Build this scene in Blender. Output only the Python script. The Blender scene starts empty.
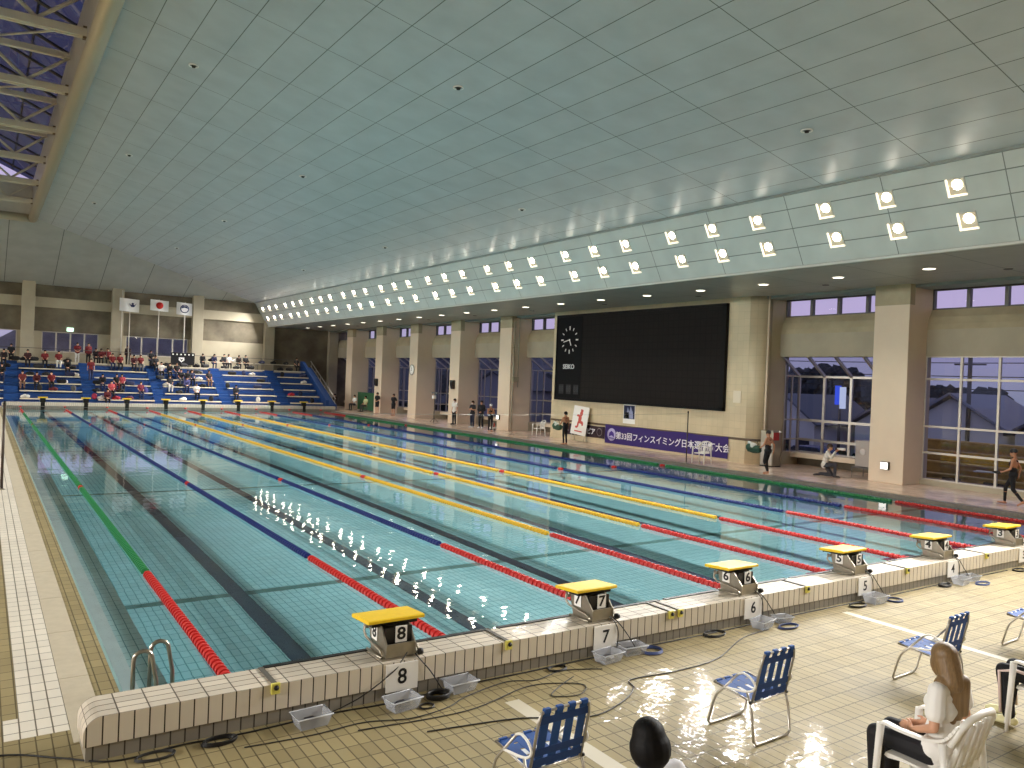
import bpy, bmesh, math, random
from mathutils import Vector, Matrix, Euler
from math import sin, cos, pi, radians, sqrt, atan2
random.seed(7)
SC = bpy.context.scene
COL = SC.collection

# ------------------------------------------------------------------ camera
def make_camera():
    C = Vector((-2.125, -7.061, 3.115)); yaw, pitch, roll, foc = -0.593, -0.005, 0.0400, 787.2
    cy, sy = cos(yaw), sin(yaw)
    f = Vector((-sy*cos(pitch), cy*cos(pitch), sin(pitch)))
    r0 = Vector((cy, sy, 0)); u0 = r0.cross(f)
    r = r0*cos(roll) + u0*sin(roll); u = -r0*sin(roll) + u0*cos(roll)
    cam = bpy.data.cameras.new('camera'); o = bpy.data.objects.new('camera', cam); COL.objects.link(o)
    m = Matrix(((r.x, u.x, -f.x, C.x), (r.y, u.y, -f.y, C.y), (r.z, u.z, -f.z, C.z), (0, 0, 0, 1)))
    o.matrix_world = m
    cam.sensor_fit = 'HORIZONTAL'; cam.sensor_width = 36.0; cam.lens = foc/1024*36.0
    cam.clip_start = 0.05; cam.clip_end = 1000
    SC.camera = o
make_camera()

# ------------------------------------------------------------------ colour management, sky
SC.view_settings.view_transform = 'Standard'; SC.view_settings.look = 'None'
SC.view_settings.gamma = 1.0; SC.view_settings.use_curve_mapping = False
SC.view_settings.exposure = -0.2
LAMP_WATT = 172.0      # each flood lamp
LAMP_GLOW = 40.0
SKY_STRENGTH = 1.12
SC.cycles.use_denoising = True
SC.cycles.max_bounces = 10; SC.cycles.diffuse_bounces = 5; SC.cycles.glossy_bounces = 4
SC.cycles.transmission_bounces = 8; SC.cycles.transparent_max_bounces = 8
SC.cycles.sample_clamp_indirect = 4.0
SC.cycles.caustics_refractive = True; SC.cycles.caustics_reflective = False
SC.cycles.blur_glossy = 0.05

def make_world():
    w = bpy.data.worlds.new('dusk_sky'); SC.world = w; w.use_nodes = True
    nt = w.node_tree; nt.nodes.clear()
    out = nt.nodes.new('ShaderNodeOutputWorld'); bg = nt.nodes.new('ShaderNodeBackground')
    tc = nt.nodes.new('ShaderNodeTexCoord'); sx = nt.nodes.new('ShaderNodeSeparateXYZ')
    rp = nt.nodes.new('ShaderNodeValToRGB'); rp.color_ramp.elements[0].position = 0.0
    e = rp.color_ramp.elements
    e[0].color = (.42, .43, .58, 1); e[1].position = 1.0; e[1].color = (.33, .36, .46, 1)
    a = e.new(0.08); a.color = (.56, .47, .75, 1)
    a = e.new(0.3); a.color = (.48, .43, .66, 1)
    nt.links.new(tc.outputs['Generated'], sx.inputs[0]); nt.links.new(sx.outputs['Z'], rp.inputs[0])
    nt.links.new(rp.outputs[0], bg.inputs[0]); bg.inputs[1].default_value = SKY_STRENGTH
    nt.links.new(bg.outputs[0], out.inputs[0])
make_world()

# ------------------------------------------------------------------ materials
MATS = {}
def srgb(c):
    if isinstance(c, str):
        c = [int(c[i:i+2], 16)/255 for i in (0, 2, 4)]
    return tuple((x/12.92 if x <= .04045 else ((x+.055)/1.055)**2.4) for x in c)
def mat(name, col, rough=.6, metal=0., noise=0., nscale=3., spec=.5, bump=0., emit=None, estr=0., alpha=1., trans=0., ior=1.45, col2=None):
    if name in MATS: return MATS[name]
    m = bpy.data.materials.new(name); m.use_nodes = True; nt = m.node_tree
    b = nt.nodes['Principled BSDF']; c = srgb(col)
    b.inputs['Base Color'].default_value = (*c, 1); b.inputs['Roughness'].default_value = rough
    b.inputs['Metallic'].default_value = metal; b.inputs['Specular IOR Level'].default_value = spec
    b.inputs['IOR'].default_value = ior; b.inputs['Alpha'].default_value = alpha
    b.inputs['Transmission Weight'].default_value = trans
    if emit: b.inputs['Emission Color'].default_value = (*srgb(emit), 1); b.inputs['Emission Strength'].default_value = estr
    if noise or col2 or bump:
        g = nt.nodes.new('ShaderNodeNewGeometry'); n = nt.nodes.new('ShaderNodeTexNoise')
        n.inputs['Scale'].default_value = nscale; n.inputs['Detail'].default_value = 5; n.inputs['Roughness'].default_value = .6
        nt.links.new(g.outputs['Position'], n.inputs['Vector'])
        if noise or col2:
            r = nt.nodes.new('ShaderNodeValToRGB'); r.color_ramp.elements[0].position = .32; r.color_ramp.elements[1].position = .68
            a = srgb(col2) if col2 else tuple(x*(1-noise) for x in c)
            r.color_ramp.elements[0].color = (*a, 1); r.color_ramp.elements[1].color = (*(c if col2 else tuple(min(1, x*(1+noise)) for x in c)), 1)
            nt.links.new(n.outputs['Fac'], r.inputs[0]); nt.links.new(r.outputs[0], b.inputs['Base Color'])
        if bump:
            bp = nt.nodes.new('ShaderNodeBump'); bp.inputs['Strength'].default_value = bump; bp.inputs['Distance'].default_value = .02
            nt.links.new(n.outputs['Fac'], bp.inputs['Height']); nt.links.new(bp.outputs[0], b.inputs['Normal'])
    MATS[name] = m; return m
def tile_mat(name, col, grout, sx, sy, plane='xy', mortar=.006, rough=.3, var=.12, off=(0, 0), offset=0., wet=0., bumpy=.3, spec=.5, film=0.):
    """rectangular tiles in world space: sx by sy metres in the given plane"""
    if name in MATS: return MATS[name]
    m = bpy.data.materials.new(name); m.use_nodes = True; nt = m.node_tree; L = nt.links
    b = nt.nodes['Principled BSDF']; b.inputs['Specular IOR Level'].default_value = spec
    g = nt.nodes.new('ShaderNodeNewGeometry'); s = nt.nodes.new('ShaderNodeSeparateXYZ'); cmb = nt.nodes.new('ShaderNodeCombineXYZ')
    L.new(g.outputs['Position'], s.inputs[0])
    for i, ax in enumerate(plane):
        ad = nt.nodes.new('ShaderNodeMath'); ad.operation = 'ADD'; ad.inputs[1].default_value = off[i]+100*(sx, sy)[i]
        L.new(s.outputs[ax.upper()], ad.inputs[0]); L.new(ad.outputs[0], cmb.inputs[i])
    br = nt.nodes.new('ShaderNodeTexBrick'); br.offset = offset; br.squash = 1.0
    br.inputs['Scale'].default_value = 1.0; br.inputs['Brick Width'].default_value = sx; br.inputs['Row Height'].default_value = sy
    br.inputs['Mortar Size'].default_value = mortar; br.inputs['Mortar Smooth'].default_value = .15; br.inputs['Bias'].default_value = 0
    c = srgb(col); br.inputs['Color1'].default_value = (*[x*(1-var) for x in c], 1); br.inputs['Color2'].default_value = (*[min(1, x*(1+var)) for x in c], 1)
    br.inputs['Mortar'].default_value = (*srgb(grout), 1)
    L.new(cmb.outputs[0], br.inputs['Vector'])
    n = nt.nodes.new('ShaderNodeTexNoise'); n.inputs['Scale'].default_value = 1.1; n.inputs['Detail'].default_value = 6
    L.new(g.outputs['Position'], n.inputs['Vector'])
    mx = nt.nodes.new('ShaderNodeMix'); mx.data_type = 'RGBA'; mx.blend_type = 'MULTIPLY'; mx.inputs['Factor'].default_value = .35
    mr = nt.nodes.new('ShaderNodeMapRange'); mr.inputs[1].default_value = .3; mr.inputs[2].default_value = .7; mr.inputs[3].default_value = .7; mr.inputs[4].default_value = 1.1
    L.new(n.outputs['Fac'], mr.inputs[0]); L.new(br.outputs['Color'], mx.inputs['A']); L.new(mr.outputs[0], mx.inputs['B'])
    L.new(mx.outputs['Result'], b.inputs['Base Color'])
    if wet:
        r2 = nt.nodes.new('ShaderNodeMapRange'); r2.inputs[1].default_value = .35; r2.inputs[2].default_value = .65; r2.inputs[3].default_value = rough*(1-wet); r2.inputs[4].default_value = rough
        L.new(n.outputs['Fac'], r2.inputs[0]); L.new(r2.outputs[0], b.inputs['Roughness'])
    else: b.inputs['Roughness'].default_value = rough
    if film:      # thin wet film: a patchy, slightly wavy coat
        n3 = nt.nodes.new('ShaderNodeTexNoise'); n3.inputs['Scale'].default_value = 2.2; n3.inputs['Detail'].default_value = 4; L.new(g.outputs['Position'], n3.inputs['Vector'])
        r3 = nt.nodes.new('ShaderNodeMapRange'); r3.inputs[1].default_value = .42; r3.inputs[2].default_value = .62; r3.inputs[3].default_value = film*.25; r3.inputs[4].default_value = film
        L.new(n3.outputs['Fac'], r3.inputs[0]); L.new(r3.outputs[0], b.inputs['Coat Weight']); b.inputs['Coat Roughness'].default_value = .07
        n4 = nt.nodes.new('ShaderNodeTexNoise'); n4.inputs['Scale'].default_value = 9; n4.inputs['Detail'].default_value = 2; L.new(g.outputs['Position'], n4.inputs['Vector'])
        b4 = nt.nodes.new('ShaderNodeBump'); b4.inputs['Strength'].default_value = .35; b4.inputs['Distance'].default_value = .01
        L.new(n4.outputs['Fac'], b4.inputs['Height']); L.new(b4.outputs[0], b.inputs['Coat Normal'])
    if bumpy:
        bp = nt.nodes.new('ShaderNodeBump'); bp.inputs['Strength'].default_value = bumpy; bp.inputs['Distance'].default_value = .004; bp.invert = True
        L.new(br.outputs['Fac'], bp.inputs['Height']); L.new(bp.outputs[0], b.inputs['Normal'])
    MATS[name] = m; return m
def emit_mat(name, col, strength):
    if name in MATS: return MATS[name]
    m = bpy.data.materials.new(name); m.use_nodes = True; nt = m.node_tree; nt.nodes.clear()
    o = nt.nodes.new('ShaderNodeOutputMaterial'); e = nt.nodes.new('ShaderNodeEmission')
    e.inputs[0].default_value = (*srgb(col), 1); e.inputs[1].default_value = strength
    nt.links.new(e.outputs[0], o.inputs[0]); MATS[name] = m; return m
def glass_mat(name, tint, refl=1.0):
    """thin window pane: sees through, with fresnel reflection"""
    if name in MATS: return MATS[name]
    m = bpy.data.materials.new(name); m.use_nodes = True; nt = m.node_tree; nt.nodes.clear()
    o = nt.nodes.new('ShaderNodeOutputMaterial'); t = nt.nodes.new('ShaderNodeBsdfTransparent'); g = nt.nodes.new('ShaderNodeBsdfGlossy')
    gm = nt.nodes.new('ShaderNodeNewGeometry'); dt = nt.nodes.new('ShaderNodeVectorMath'); dt.operation = 'DOT_PRODUCT'; mx = nt.nodes.new('ShaderNodeMixShader')
    nt.links.new(gm.outputs['Incoming'], dt.inputs[0]); nt.links.new(gm.outputs['Normal'], dt.inputs[1])
    def mth(op, a, v=None):
        n = nt.nodes.new('ShaderNodeMath'); n.operation = op; nt.links.new(a, n.inputs[0])
        if v is not None: n.inputs[1].default_value = v
        return n.outputs[0]
    ab = mth('ABSOLUTE', dt.outputs['Value']); inv = nt.nodes.new('ShaderNodeMath'); inv.operation = 'SUBTRACT'; inv.inputs[0].default_value = 1; nt.links.new(ab, inv.inputs[1])
    fac = mth('ADD', mth('MULTIPLY', mth('POWER', inv.outputs[0], 5), .9*refl), .06*refl)
    t.inputs[0].default_value = (*srgb(tint), 1); g.inputs['Roughness'].default_value = .02
    nt.links.new(fac, mx.inputs[0])
    nt.links.new(t.outputs[0], mx.inputs[1]); nt.links.new(g.outputs[0], mx.inputs[2]); nt.links.new(mx.outputs[0], o.inputs[0])
    MATS[name] = m; return m

# ------------------------------------------------------------------ mesh helpers
class MB:
    def __init__(s): s.bm = bmesh.new(); s.mi = 0
    def _tag(s, faces):
        for f in faces: f.material_index = s.mi
    def box(s, x0, x1, y0, y1, z0, z1, bevel=0.):
        vs = [s.bm.verts.new(p) for p in ((x0,y0,z0),(x1,y0,z0),(x1,y1,z0),(x0,y1,z0),(x0,y0,z1),(x1,y0,z1),(x1,y1,z1),(x0,y1,z1))]
        fs = [s.bm.faces.new([vs[i] for i in q]) for q in ((0,3,2,1),(4,5,6,7),(0,1,5,4),(1,2,6,5),(2,3,7,6),(3,0,4,7))]
        s._tag(fs)
        if bevel:
            es = list({e for f in fs for e in f.edges})
            r = bmesh.ops.bevel(s.bm, geom=es, offset=bevel, segments=2, affect='EDGES', profile=.5)
            s._tag(r['faces'])
        return s
    def obox(s, c, size, M=None, bevel=0.):
        """box of given size centred at c, turned by matrix M"""
        n0 = set(s.bm.verts)
        a, b, d = [x/2 for x in size]; s.box(-a, a, -b, b, -d, d, bevel)
        T = Matrix.Translation(Vector(c)) @ (M.to_4x4() if M else Matrix.Identity(4))
        bmesh.ops.transform(s.bm, matrix=T, verts=[v for v in s.bm.verts if v not in n0]); return s
    def tube(s, pts, r, seg=8, cap=True, closed=False):
        pts = [Vector(p) for p in pts]; n = len(pts)
        rs = r if isinstance(r, (list, tuple)) else [r]*n
        rings = []; prev = None
        for i, p in enumerate(pts):
            if closed: t = (pts[(i+1) % n]-pts[i-1])
            else: t = pts[min(i+1, n-1)]-pts[max(i-1, 0)]
            t = t.normalized() if t.length > 1e-9 else Vector((0, 0, 1))
            if prev is None:
                a = Vector((0, 0, 1)) if abs(t.z) < .9 else Vector((1, 0, 0)); nrm = t.cross(a).normalized()
            else:
                nrm = prev - t*prev.dot(t)
                nrm = nrm.normalized() if nrm.length > 1e-6 else t.orthogonal().normalized()
            prev = nrm; b = t.cross(nrm)
            rings.append([s.bm.verts.new(p + (nrm*cos(2*pi*k/seg) + b*sin(2*pi*k/seg))*rs[i]) for k in range(seg)])
        fs = []
        for i in range(n if closed else n-1):
            A, B = rings[i], rings[(i+1) % n]
            for k in range(seg): fs.append(s.bm.faces.new((A[k], A[(k+1) % seg], B[(k+1) % seg], B[k])))
        if cap and not closed:
            fs.append(s.bm.faces.new(rings[0][::-1])); fs.append(s.bm.faces.new(rings[-1]))
        s._tag(fs)
        for f in fs: f.smooth = True
        return s
    def lathe(s, prof, c=(0, 0, 0), seg=24, axis='z', cap=True):
        """prof: list of (radius, height)"""
        rings = []
        for (r, h) in prof:
            ring = []
            for k in range(seg):
                a = 2*pi*k/seg; p = (r*cos(a), r*sin(a), h)
                if axis == 'x': p = (h, p[0], p[1])
                if axis == 'y': p = (p[0], h, p[1])
                ring.append(s.bm.verts.new(Vector(p)+Vector(c)))
            rings.append(ring)
        fs = []
        for A, B in zip(rings, rings[1:]):
            for k in range(seg): fs.append(s.bm.faces.new((A[k], A[(k+1) % seg], B[(k+1) % seg], B[k])))
        n = len(fs)
        if cap:
            for R in (rings[0], rings[-1]): fs.append(s.bm.faces.new(R))
        s._tag(fs)
        for f in fs[:n]: f.smooth = True
        return s
    def ell(s, c, rad, M=None, seg=16, ring=10):
        T = Matrix.Translation(Vector(c)) @ (M.to_4x4() if M else Matrix.Identity(4)) @ Matrix.Diagonal((rad[0], rad[1], rad[2], 1))
        r = bmesh.ops.create_uvsphere(s.bm, u_segments=seg, v_segments=ring, radius=1, matrix=T)
        fs = {f for v in r['verts'] for f in v.link_faces}; s._tag(fs)
        for f in fs: f.smooth = True
        return s
    def cone(s, a, b, ra, rb, seg=10):
        """tapered limb with round ends"""
        a = Vector(a); b = Vector(b); d = (b-a).normalized() if (b-a).length > 1e-6 else Vector((0, 0, 1))
        pts = [a-d*ra*.98, a-d*ra*.75, a-d*ra*.35, a, b, b+d*rb*.35, b+d*rb*.75, b+d*rb*.98]
        rr = [ra*.15, ra*.66, ra*.94, ra, rb, rb*.94, rb*.66, rb*.15]
        return s.tube(pts, rr, seg)
    def quad(s, *p):
        f = s.bm.faces.new([s.bm.verts.new(q) for q in p]); s._tag([f]); return s
    def prism(s, poly, axis, a, b):
        """extrude a 2-d polygon along an axis from a to b; poly coords are the other two axes in order"""
        def P(u, v, w):
            return {'x': (w, u, v), 'y': (u, w, v), 'z': (u, v, w)}[axis]
        A = [s.bm.verts.new(P(u, v, a)) for u, v in poly]; B = [s.bm.verts.new(P(u, v, b)) for u, v in poly]
        n = len(poly); fs = [s.bm.faces.new(A), s.bm.faces.new(B[::-1])]
        for i in range(n): fs.append(s.bm.faces.new((A[i], B[i], B[(i+1) % n], A[(i+1) % n])))
        s._tag(fs); return s
    def build(s, name, m, parent=None, smooth=False):
        bmesh.ops.recalc_face_normals(s.bm, faces=s.bm.faces)
        me = bpy.data.meshes.new(name); s.bm.to_mesh(me); s.bm.free()
        for x in (m if isinstance(m, (list, tuple)) else [m]): me.materials.append(x)
        if smooth: me.shade_smooth()
        o = bpy.data.objects.new(name, me); COL.objects.link(o)
        if parent is not None: o.parent = parent
        return o
def tag(o, label=None, cat=None, group=None, kind=None):
    if label: o['label'] = label
    if cat: o['category'] = cat
    if group: o['group'] = group
    if kind: o['kind'] = kind
    return o
def thing(name, loc=(0, 0, 0), rz=0., label=None, cat=None, group=None):
    o = bpy.data.objects.new(name, None); COL.objects.link(o); o.empty_display_size = .2
    o.location = loc; o.rotation_euler = (0, 0, rz)
    return tag(o, label, cat, group)
KIDS = {}
def copy_tree(o, parent=None):
    c = o.copy(); COL.objects.link(c); c.parent = parent
    for ch in [x for x in SC.objects if x.parent == o]: copy_tree(ch, c)
    return c
def structure(name, mb, m):
    o = tag(mb.build(name, m), kind='structure')
    if 'pool' in name or 'lane_line' in name or 'cross_line' in name: o.cycles.is_caustics_receiver = True
    return o
def text_part(name, body, size, m, parent=None, M=None, ext=.003, bold=0., squeeze=1.):
    cu = bpy.data.curves.new(name, 'FONT'); cu.body = body; cu.size = size; cu.align_x = 'CENTER'; cu.align_y = 'CENTER'
    cu.extrude = ext; cu.offset = bold; cu.resolution_u = 3
    t = bpy.data.objects.new('text_tmp', cu); COL.objects.link(t)
    bpy.context.view_layer.update()
    me = bpy.data.meshes.new_from_object(t.evaluated_get(bpy.context.evaluated_depsgraph_get()))
    bpy.data.objects.remove(t); me.materials.clear(); me.materials.append(m)
    me.transform((M or Matrix.Identity(4)) @ Matrix.Diagonal((squeeze, 1, 1, 1)))
    o = bpy.data.objects.new(name, me); COL.objects.link(o)
    if parent is not None: o.parent = parent
    return o
def facing(loc, direction):
    """matrix placing text (x right, y up) on a vertical surface whose outward normal is `direction`"""
    n = Vector(direction).normalized(); up = Vector((0, 0, 1)); x = up.cross(n).normalized(); up = n.cross(x)
    M = Matrix((x, up, n)).transposed().to_4x4(); return Matrix.Translation(Vector(loc)) @ M

_o = 'first second third fourth fifth sixth seventh eighth ninth tenth eleventh twelfth thirteenth fourteenth fifteenth sixteenth seventeenth eighteenth nineteenth twentieth'.split()
ORD = _o + ['twenty-'+x for x in _o[:9]] + ['thirtieth'] + ['thirty-'+x for x in _o[:9]]
# shared materials
M_TAN = tile_mat('tan_deck_tile', '948661', '5c5138', .11, .2155, rough=.62, wet=.1, spec=.2, film=.33, mortar=.006, off=(.03, .05))
M_DECKR = tile_mat('pink_deck_tile', 'e6cbb6', 'b8a08c', .11, .2155, rough=.22, wet=.5, mortar=.003, off=(.03, .05))
M_WHITE_DECK = tile_mat('white_deck_tile', 'd8d0c0', '6a6152', .1166, .2155, rough=.5, mortar=.006, var=.04, off=(1.78-.1166*10+.1166*0, .05))
M_CHANNEL = mat('beige_drain_cover', 'b8ad97', rough=.6, noise=.06, nscale=8)
M_WALLTOP = tile_mat('white_coping_tile_top', 'cdc2b0', '5b5044', .22, .108, rough=.5, mortar=.006, off=(.07, .0), spec=.3, film=.35)
M_WALLFRONT = tile_mat('white_coping_tile_front', 'd6ccbb', '3d352c', .11, .6, plane='xz', rough=.25, mortar=.006, off=(.07, .0), var=.04)
M_GREYTILE = tile_mat('grey_skirting_tile', '8d877c', '332d26', .11, .6, plane='xz', rough=.3, mortar=.006, off=(.02, .0), var=.06)
M_POOL = tile_mat('aqua_pool_tile', '9ed4da', '4a98a0', .11, .2155, rough=.4, mortar=.007, bumpy=0, var=.05)
M_POOLW = tile_mat('aqua_pool_wall_tile', '86c4cc', '3f8f98', .2155, .11, plane='yz', rough=.4, mortar=.007, bumpy=0, var=.05)
M_NAVY = mat('navy_lane_tile', '06143a', rough=.4)
M_GREENLINE = mat('dark_green_line_tile', '3f6f6a', rough=.4)
M_LEDGE = mat('pale_grey_ledge', 'e0e8e6', rough=.5, noise=.05)
M_BEIGE = mat('beige_wall_paint', 'dccab2', rough=.55, noise=.04, nscale=.7)
M_BEIGE_DK = mat('weathered_and_shaded_beige', 'ab9f83', rough=.7, noise=.12, nscale=1.2)  # also carries the shade painted onto the column tops
M_CONC = mat('stained_concrete', '7f7664', rough=.8, col2='544d40', nscale=.55)
M_CONC_L = mat('light_concrete', 'aaa18c', rough=.7, noise=.08, nscale=.8)
M_STEEL = mat('stainless_steel', 'a8a294', rough=.28, metal=.95)
M_ALU = mat('brushed_aluminium', 'b9b3aa', rough=.35, metal=.8)
M_WHITEPL = mat('white_plastic', 'e9e6df', rough=.4)
M_BLACK = mat('black_rubber', '14120f', rough=.5)
M_YELLOW = mat('yellow_board', 'e6bf1e', rough=.45, noise=.05, nscale=20)
M_BLUE = mat('blue_painted_stand', '163c76', rough=.5, noise=.06)
M_CREAM = mat('cream_plank', 'd9cdb4', rough=.5)
M_INK = mat('black_ink', '0d0c0c', rough=.5)
M_PAPER = mat('white_panel', 'efece6', rough=.5)
M_DKFRAME = mat('dark_window_frame', '5c5a58', rough=.45)
M_WFRAME = mat('pale_window_frame', 'c9c2b6', rough=.4, metal=.2)
M_SKIN = mat('skin', 'c9977a', rough=.55)
M_SKIN_D = mat('tanned_skin', 'a87a5c', rough=.55)

# ------------------------------------------------------------------ the setting
PX0, PX1, PY0, PY1 = -0.95, 20.95, 0.0, 52.67        # pool basin
DZ = 0.10                                            # deck level (water level is 0)
HX0, HX1, HY0, HY1 = -29.65, 24.85, -16.0, 62.0      # hall
def build_floor():
    mb = MB()
    mb.box(HX0, HX1+2.5, HY0, PY0-.02, -.2, DZ); structure('floor', mb, M_TAN)
    mb = MB(); mb.box(HX0, -1.78, PY0-.02, 54.0, -.2, DZ); mb.box(-1.18, PX0-.03, PY0-.02, PY1+.0, -.2, DZ-.005)
    structure('floor_left_deck', mb, M_TAN)
    mb = MB(); mb.box(-1.78, -1.43, .25, PY1, -.2, DZ); mb.box(-1.8966, -1.78, .25, .68, -.2, DZ+.0008)
    structure('floor_white_tile_strip', mb, M_WHITE_DECK)
    mb = MB(); mb.box(-1.78, -1.43, PY0-.02, .25, -.2, DZ); structure('floor_strip_end', mb, M_TAN)
    mb = MB()
    y = PY0-.02
    while y < PY1: mb.box(-1.43, -1.18, y, min(y+1.49, PY1), -.2, DZ+.001); y += 1.5
    structure('floor_drain_cover', mb, M_CHANNEL)
    mb = MB(); mb.box(PX1+.3, HX1+2.5, PY0-.02, 54.0, -.2, DZ); structure('floor_right_deck', mb, M_DECKR)
    mb = MB(); mb.box(PX1, PX1+.3, PY0-.02, PY1, -.2, DZ-.004); structure('floor_gutter_grate', mb, tile_mat('gutter_grate', '9a8f80', '4c463e', 1.0, .03, rough=.4, mortar=.008))
    mb = MB(); mb.box(HX0, HX1+2.5, 54.0, HY1+.5, -.2, DZ); structure('floor_far_deck', mb, M_DECKR)
    mb = MB(); mb.box(-2.0, PX1+.3, PY1+.55, 54.0, -.2, DZ); mb.box(-1.43, -.98, PY1, PY1+.55, -.2, DZ); structure('floor_far_strip', mb, M_DECKR)
    # white line across the right deck and joints
    mb = MB()
    for (x0, y0, x1, y1) in ((2.02, -14, 2.18, -1.0), (7.78, -14, 7.9, -.7)): mb.box(x0, x1, y0, y1, DZ, DZ+.0012)
    structure('floor_marking', mb, mat('white_line_tile', 'bdb49e', rough=.5))
    # pool basin
    mb = MB(); mb.box(PX0-.2, PX1+.2, PY0-.3, PY1+.3, -1.35, -1.2); structure('floor_pool_bottom', mb, M_POOL)
    mb = MB(); mb.box(PX0-.03, -.46, PY0, PY1, -1.21, -.34); structure('wall_pool_left', mb, M_POOLW)
    mb = MB(); mb.box(PX0-.03, -.72, PY0, PY1, -.34, -.335); structure('trim_pool_ledge', mb, M_LEDGE)
    mb = MB(); mb.box(-.72, -.455, PY0, PY1, -.34, -.336); structure('trim_pool_ledge_tile', mb, tile_mat('pale_ledge_tile', 'c8e6e6', '5a9aa0', .11, .2155, rough=.4, bumpy=0, var=.04))
    mb = MB(); mb.box(PX0-.03, PX0, PY0, PY1, -.36, DZ-.006); structure('trim_pool_edge', mb, mat('grey_teal_edge', '7f9c9a', rough=.4))
    mb = MB(); mb.box(PX1, PX1+.2, PY0-.3, PY1+.3, -1.21, -.2); structure('wall_pool_right', mb, M_POOLW)
    mb = MB()
    for k in range(8):
        x = 1.25+2.5*k
        mb.box(x-.125, x+.125, 2.0, 50.6, -1.201, -1.197); mb.box(x-.5, x+.5, 1.75, 2.0, -1.201, -1.197); mb.box(x-.5, x+.5, 50.6, 50.85, -1.201, -1.197)
    structure('floor_lane_line', mb, M_NAVY)
    mb = MB()
    for y in (5.25, 15.25, 25.6, 37.3, 47.4): mb.box(-.46, PX1, y-.1, y+.1, -1.2, -1.1985)
    structure('floor_cross_line', mb, M_GREENLINE)
build_floor()

def build_water():
    m = bpy.data.materials.new('pool_water'); m.use_nodes = True; nt = m.node_tree
    b = nt.nodes['Principled BSDF']
    b.inputs['Base Color'].default_value = (.86, .96, .985, 1); b.inputs['Roughness'].default_value = 0.0
    b.inputs['Transmission Weight'].default_value = 1.0; b.inputs['IOR'].default_value = 1.33
    g = nt.nodes.new('ShaderNodeNewGeometry'); mp = nt.nodes.new('ShaderNodeMapping'); n = nt.nodes.new('ShaderNodeTexNoise')
    mp.inputs['Scale'].default_value = (1.0, 1.0, 1.0); n.inputs['Scale'].default_value = 1.6; n.inputs['Detail'].default_value = 3
    bp = nt.nodes.new('ShaderNodeBump'); bp.inputs['Strength'].default_value = .24; bp.inputs['Distance'].default_value = .02
    nt.links.new(g.outputs['Position'], mp.inputs[0]); nt.links.new(mp.outputs[0], n.inputs['Vector'])
    nt.links.new(n.outputs['Fac'], bp.inputs['Height']); nt.links.new(bp.outputs[0], b.inputs['Normal'])
    mb = MB(); mb.quad((PX0-.03, PY0-.02, 0), (PX1+.01, PY0-.02, 0), (PX1+.01, PY1+.02, 0), (PX0-.03, PY1+.02, 0))
    o = mb.build('pool_water', m)
    tag(o, kind='structure'); o.cycles.is_caustics_caster = True
    o.data.shade_smooth()
build_water()

def starting_wall(name, yf, yb, x0, x1, flip):
    """raised tiled wall at the end of the pool: white coping over a recessed grey skirting, rounded end"""
    t = []
    H = .44; R = .13
    prof = []
    for k in range(9):
        a = pi - k*pi/2/8; prof.append((x0+R+R*cos(a), H-R+R*sin(a)))
    poly = [(x0, .22)] + prof + [(x1, H), (x1, .22)]
    mb = MB(); mb.prism(poly, 'y', yf, yb)
    for f in mb.bm.faces:
        f.normal_update()
    mb.bm.faces.ensure_lookup_table(); bmesh.ops.recalc_face_normals(mb.bm, faces=mb.bm.faces)
    for f in mb.bm.faces:
        n = f.normal
        f.material_index = 1 if abs(n.y) > .7 else (0 if n.z > .5 else 2)
    for f in mb.bm.faces:
        if f.normal.z > .2 and f.normal.z < .99 or f.normal.x < -.5: f.smooth = False
    o = mb.build(name, [M_WALLTOP, M_WALLFRONT, tile_mat('white_coping_tile_end', 'cbbfae', '5b5044', .108, 1.0, plane='yz', rough=.3, mortar=.006)])
    tag(o, kind='structure')
    mb = MB(); a, b = (yf+.02, yb) if flip else (yf, yb-.02)
    mb.box(x0+.02, x1, a, b, -1.3, .22)
    tag(mb.build(name.replace('wall', 'baseboard'), M_GREYTILE), kind='structure')
starting_wall('wall_start_near', -.433, 0.0, -1.41, PX1+.35, True)
starting_wall('wall_start_far', PY1, PY1+.5, -1.0, PX1+.35, False)
# the far wall's pool side is plain white

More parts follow.
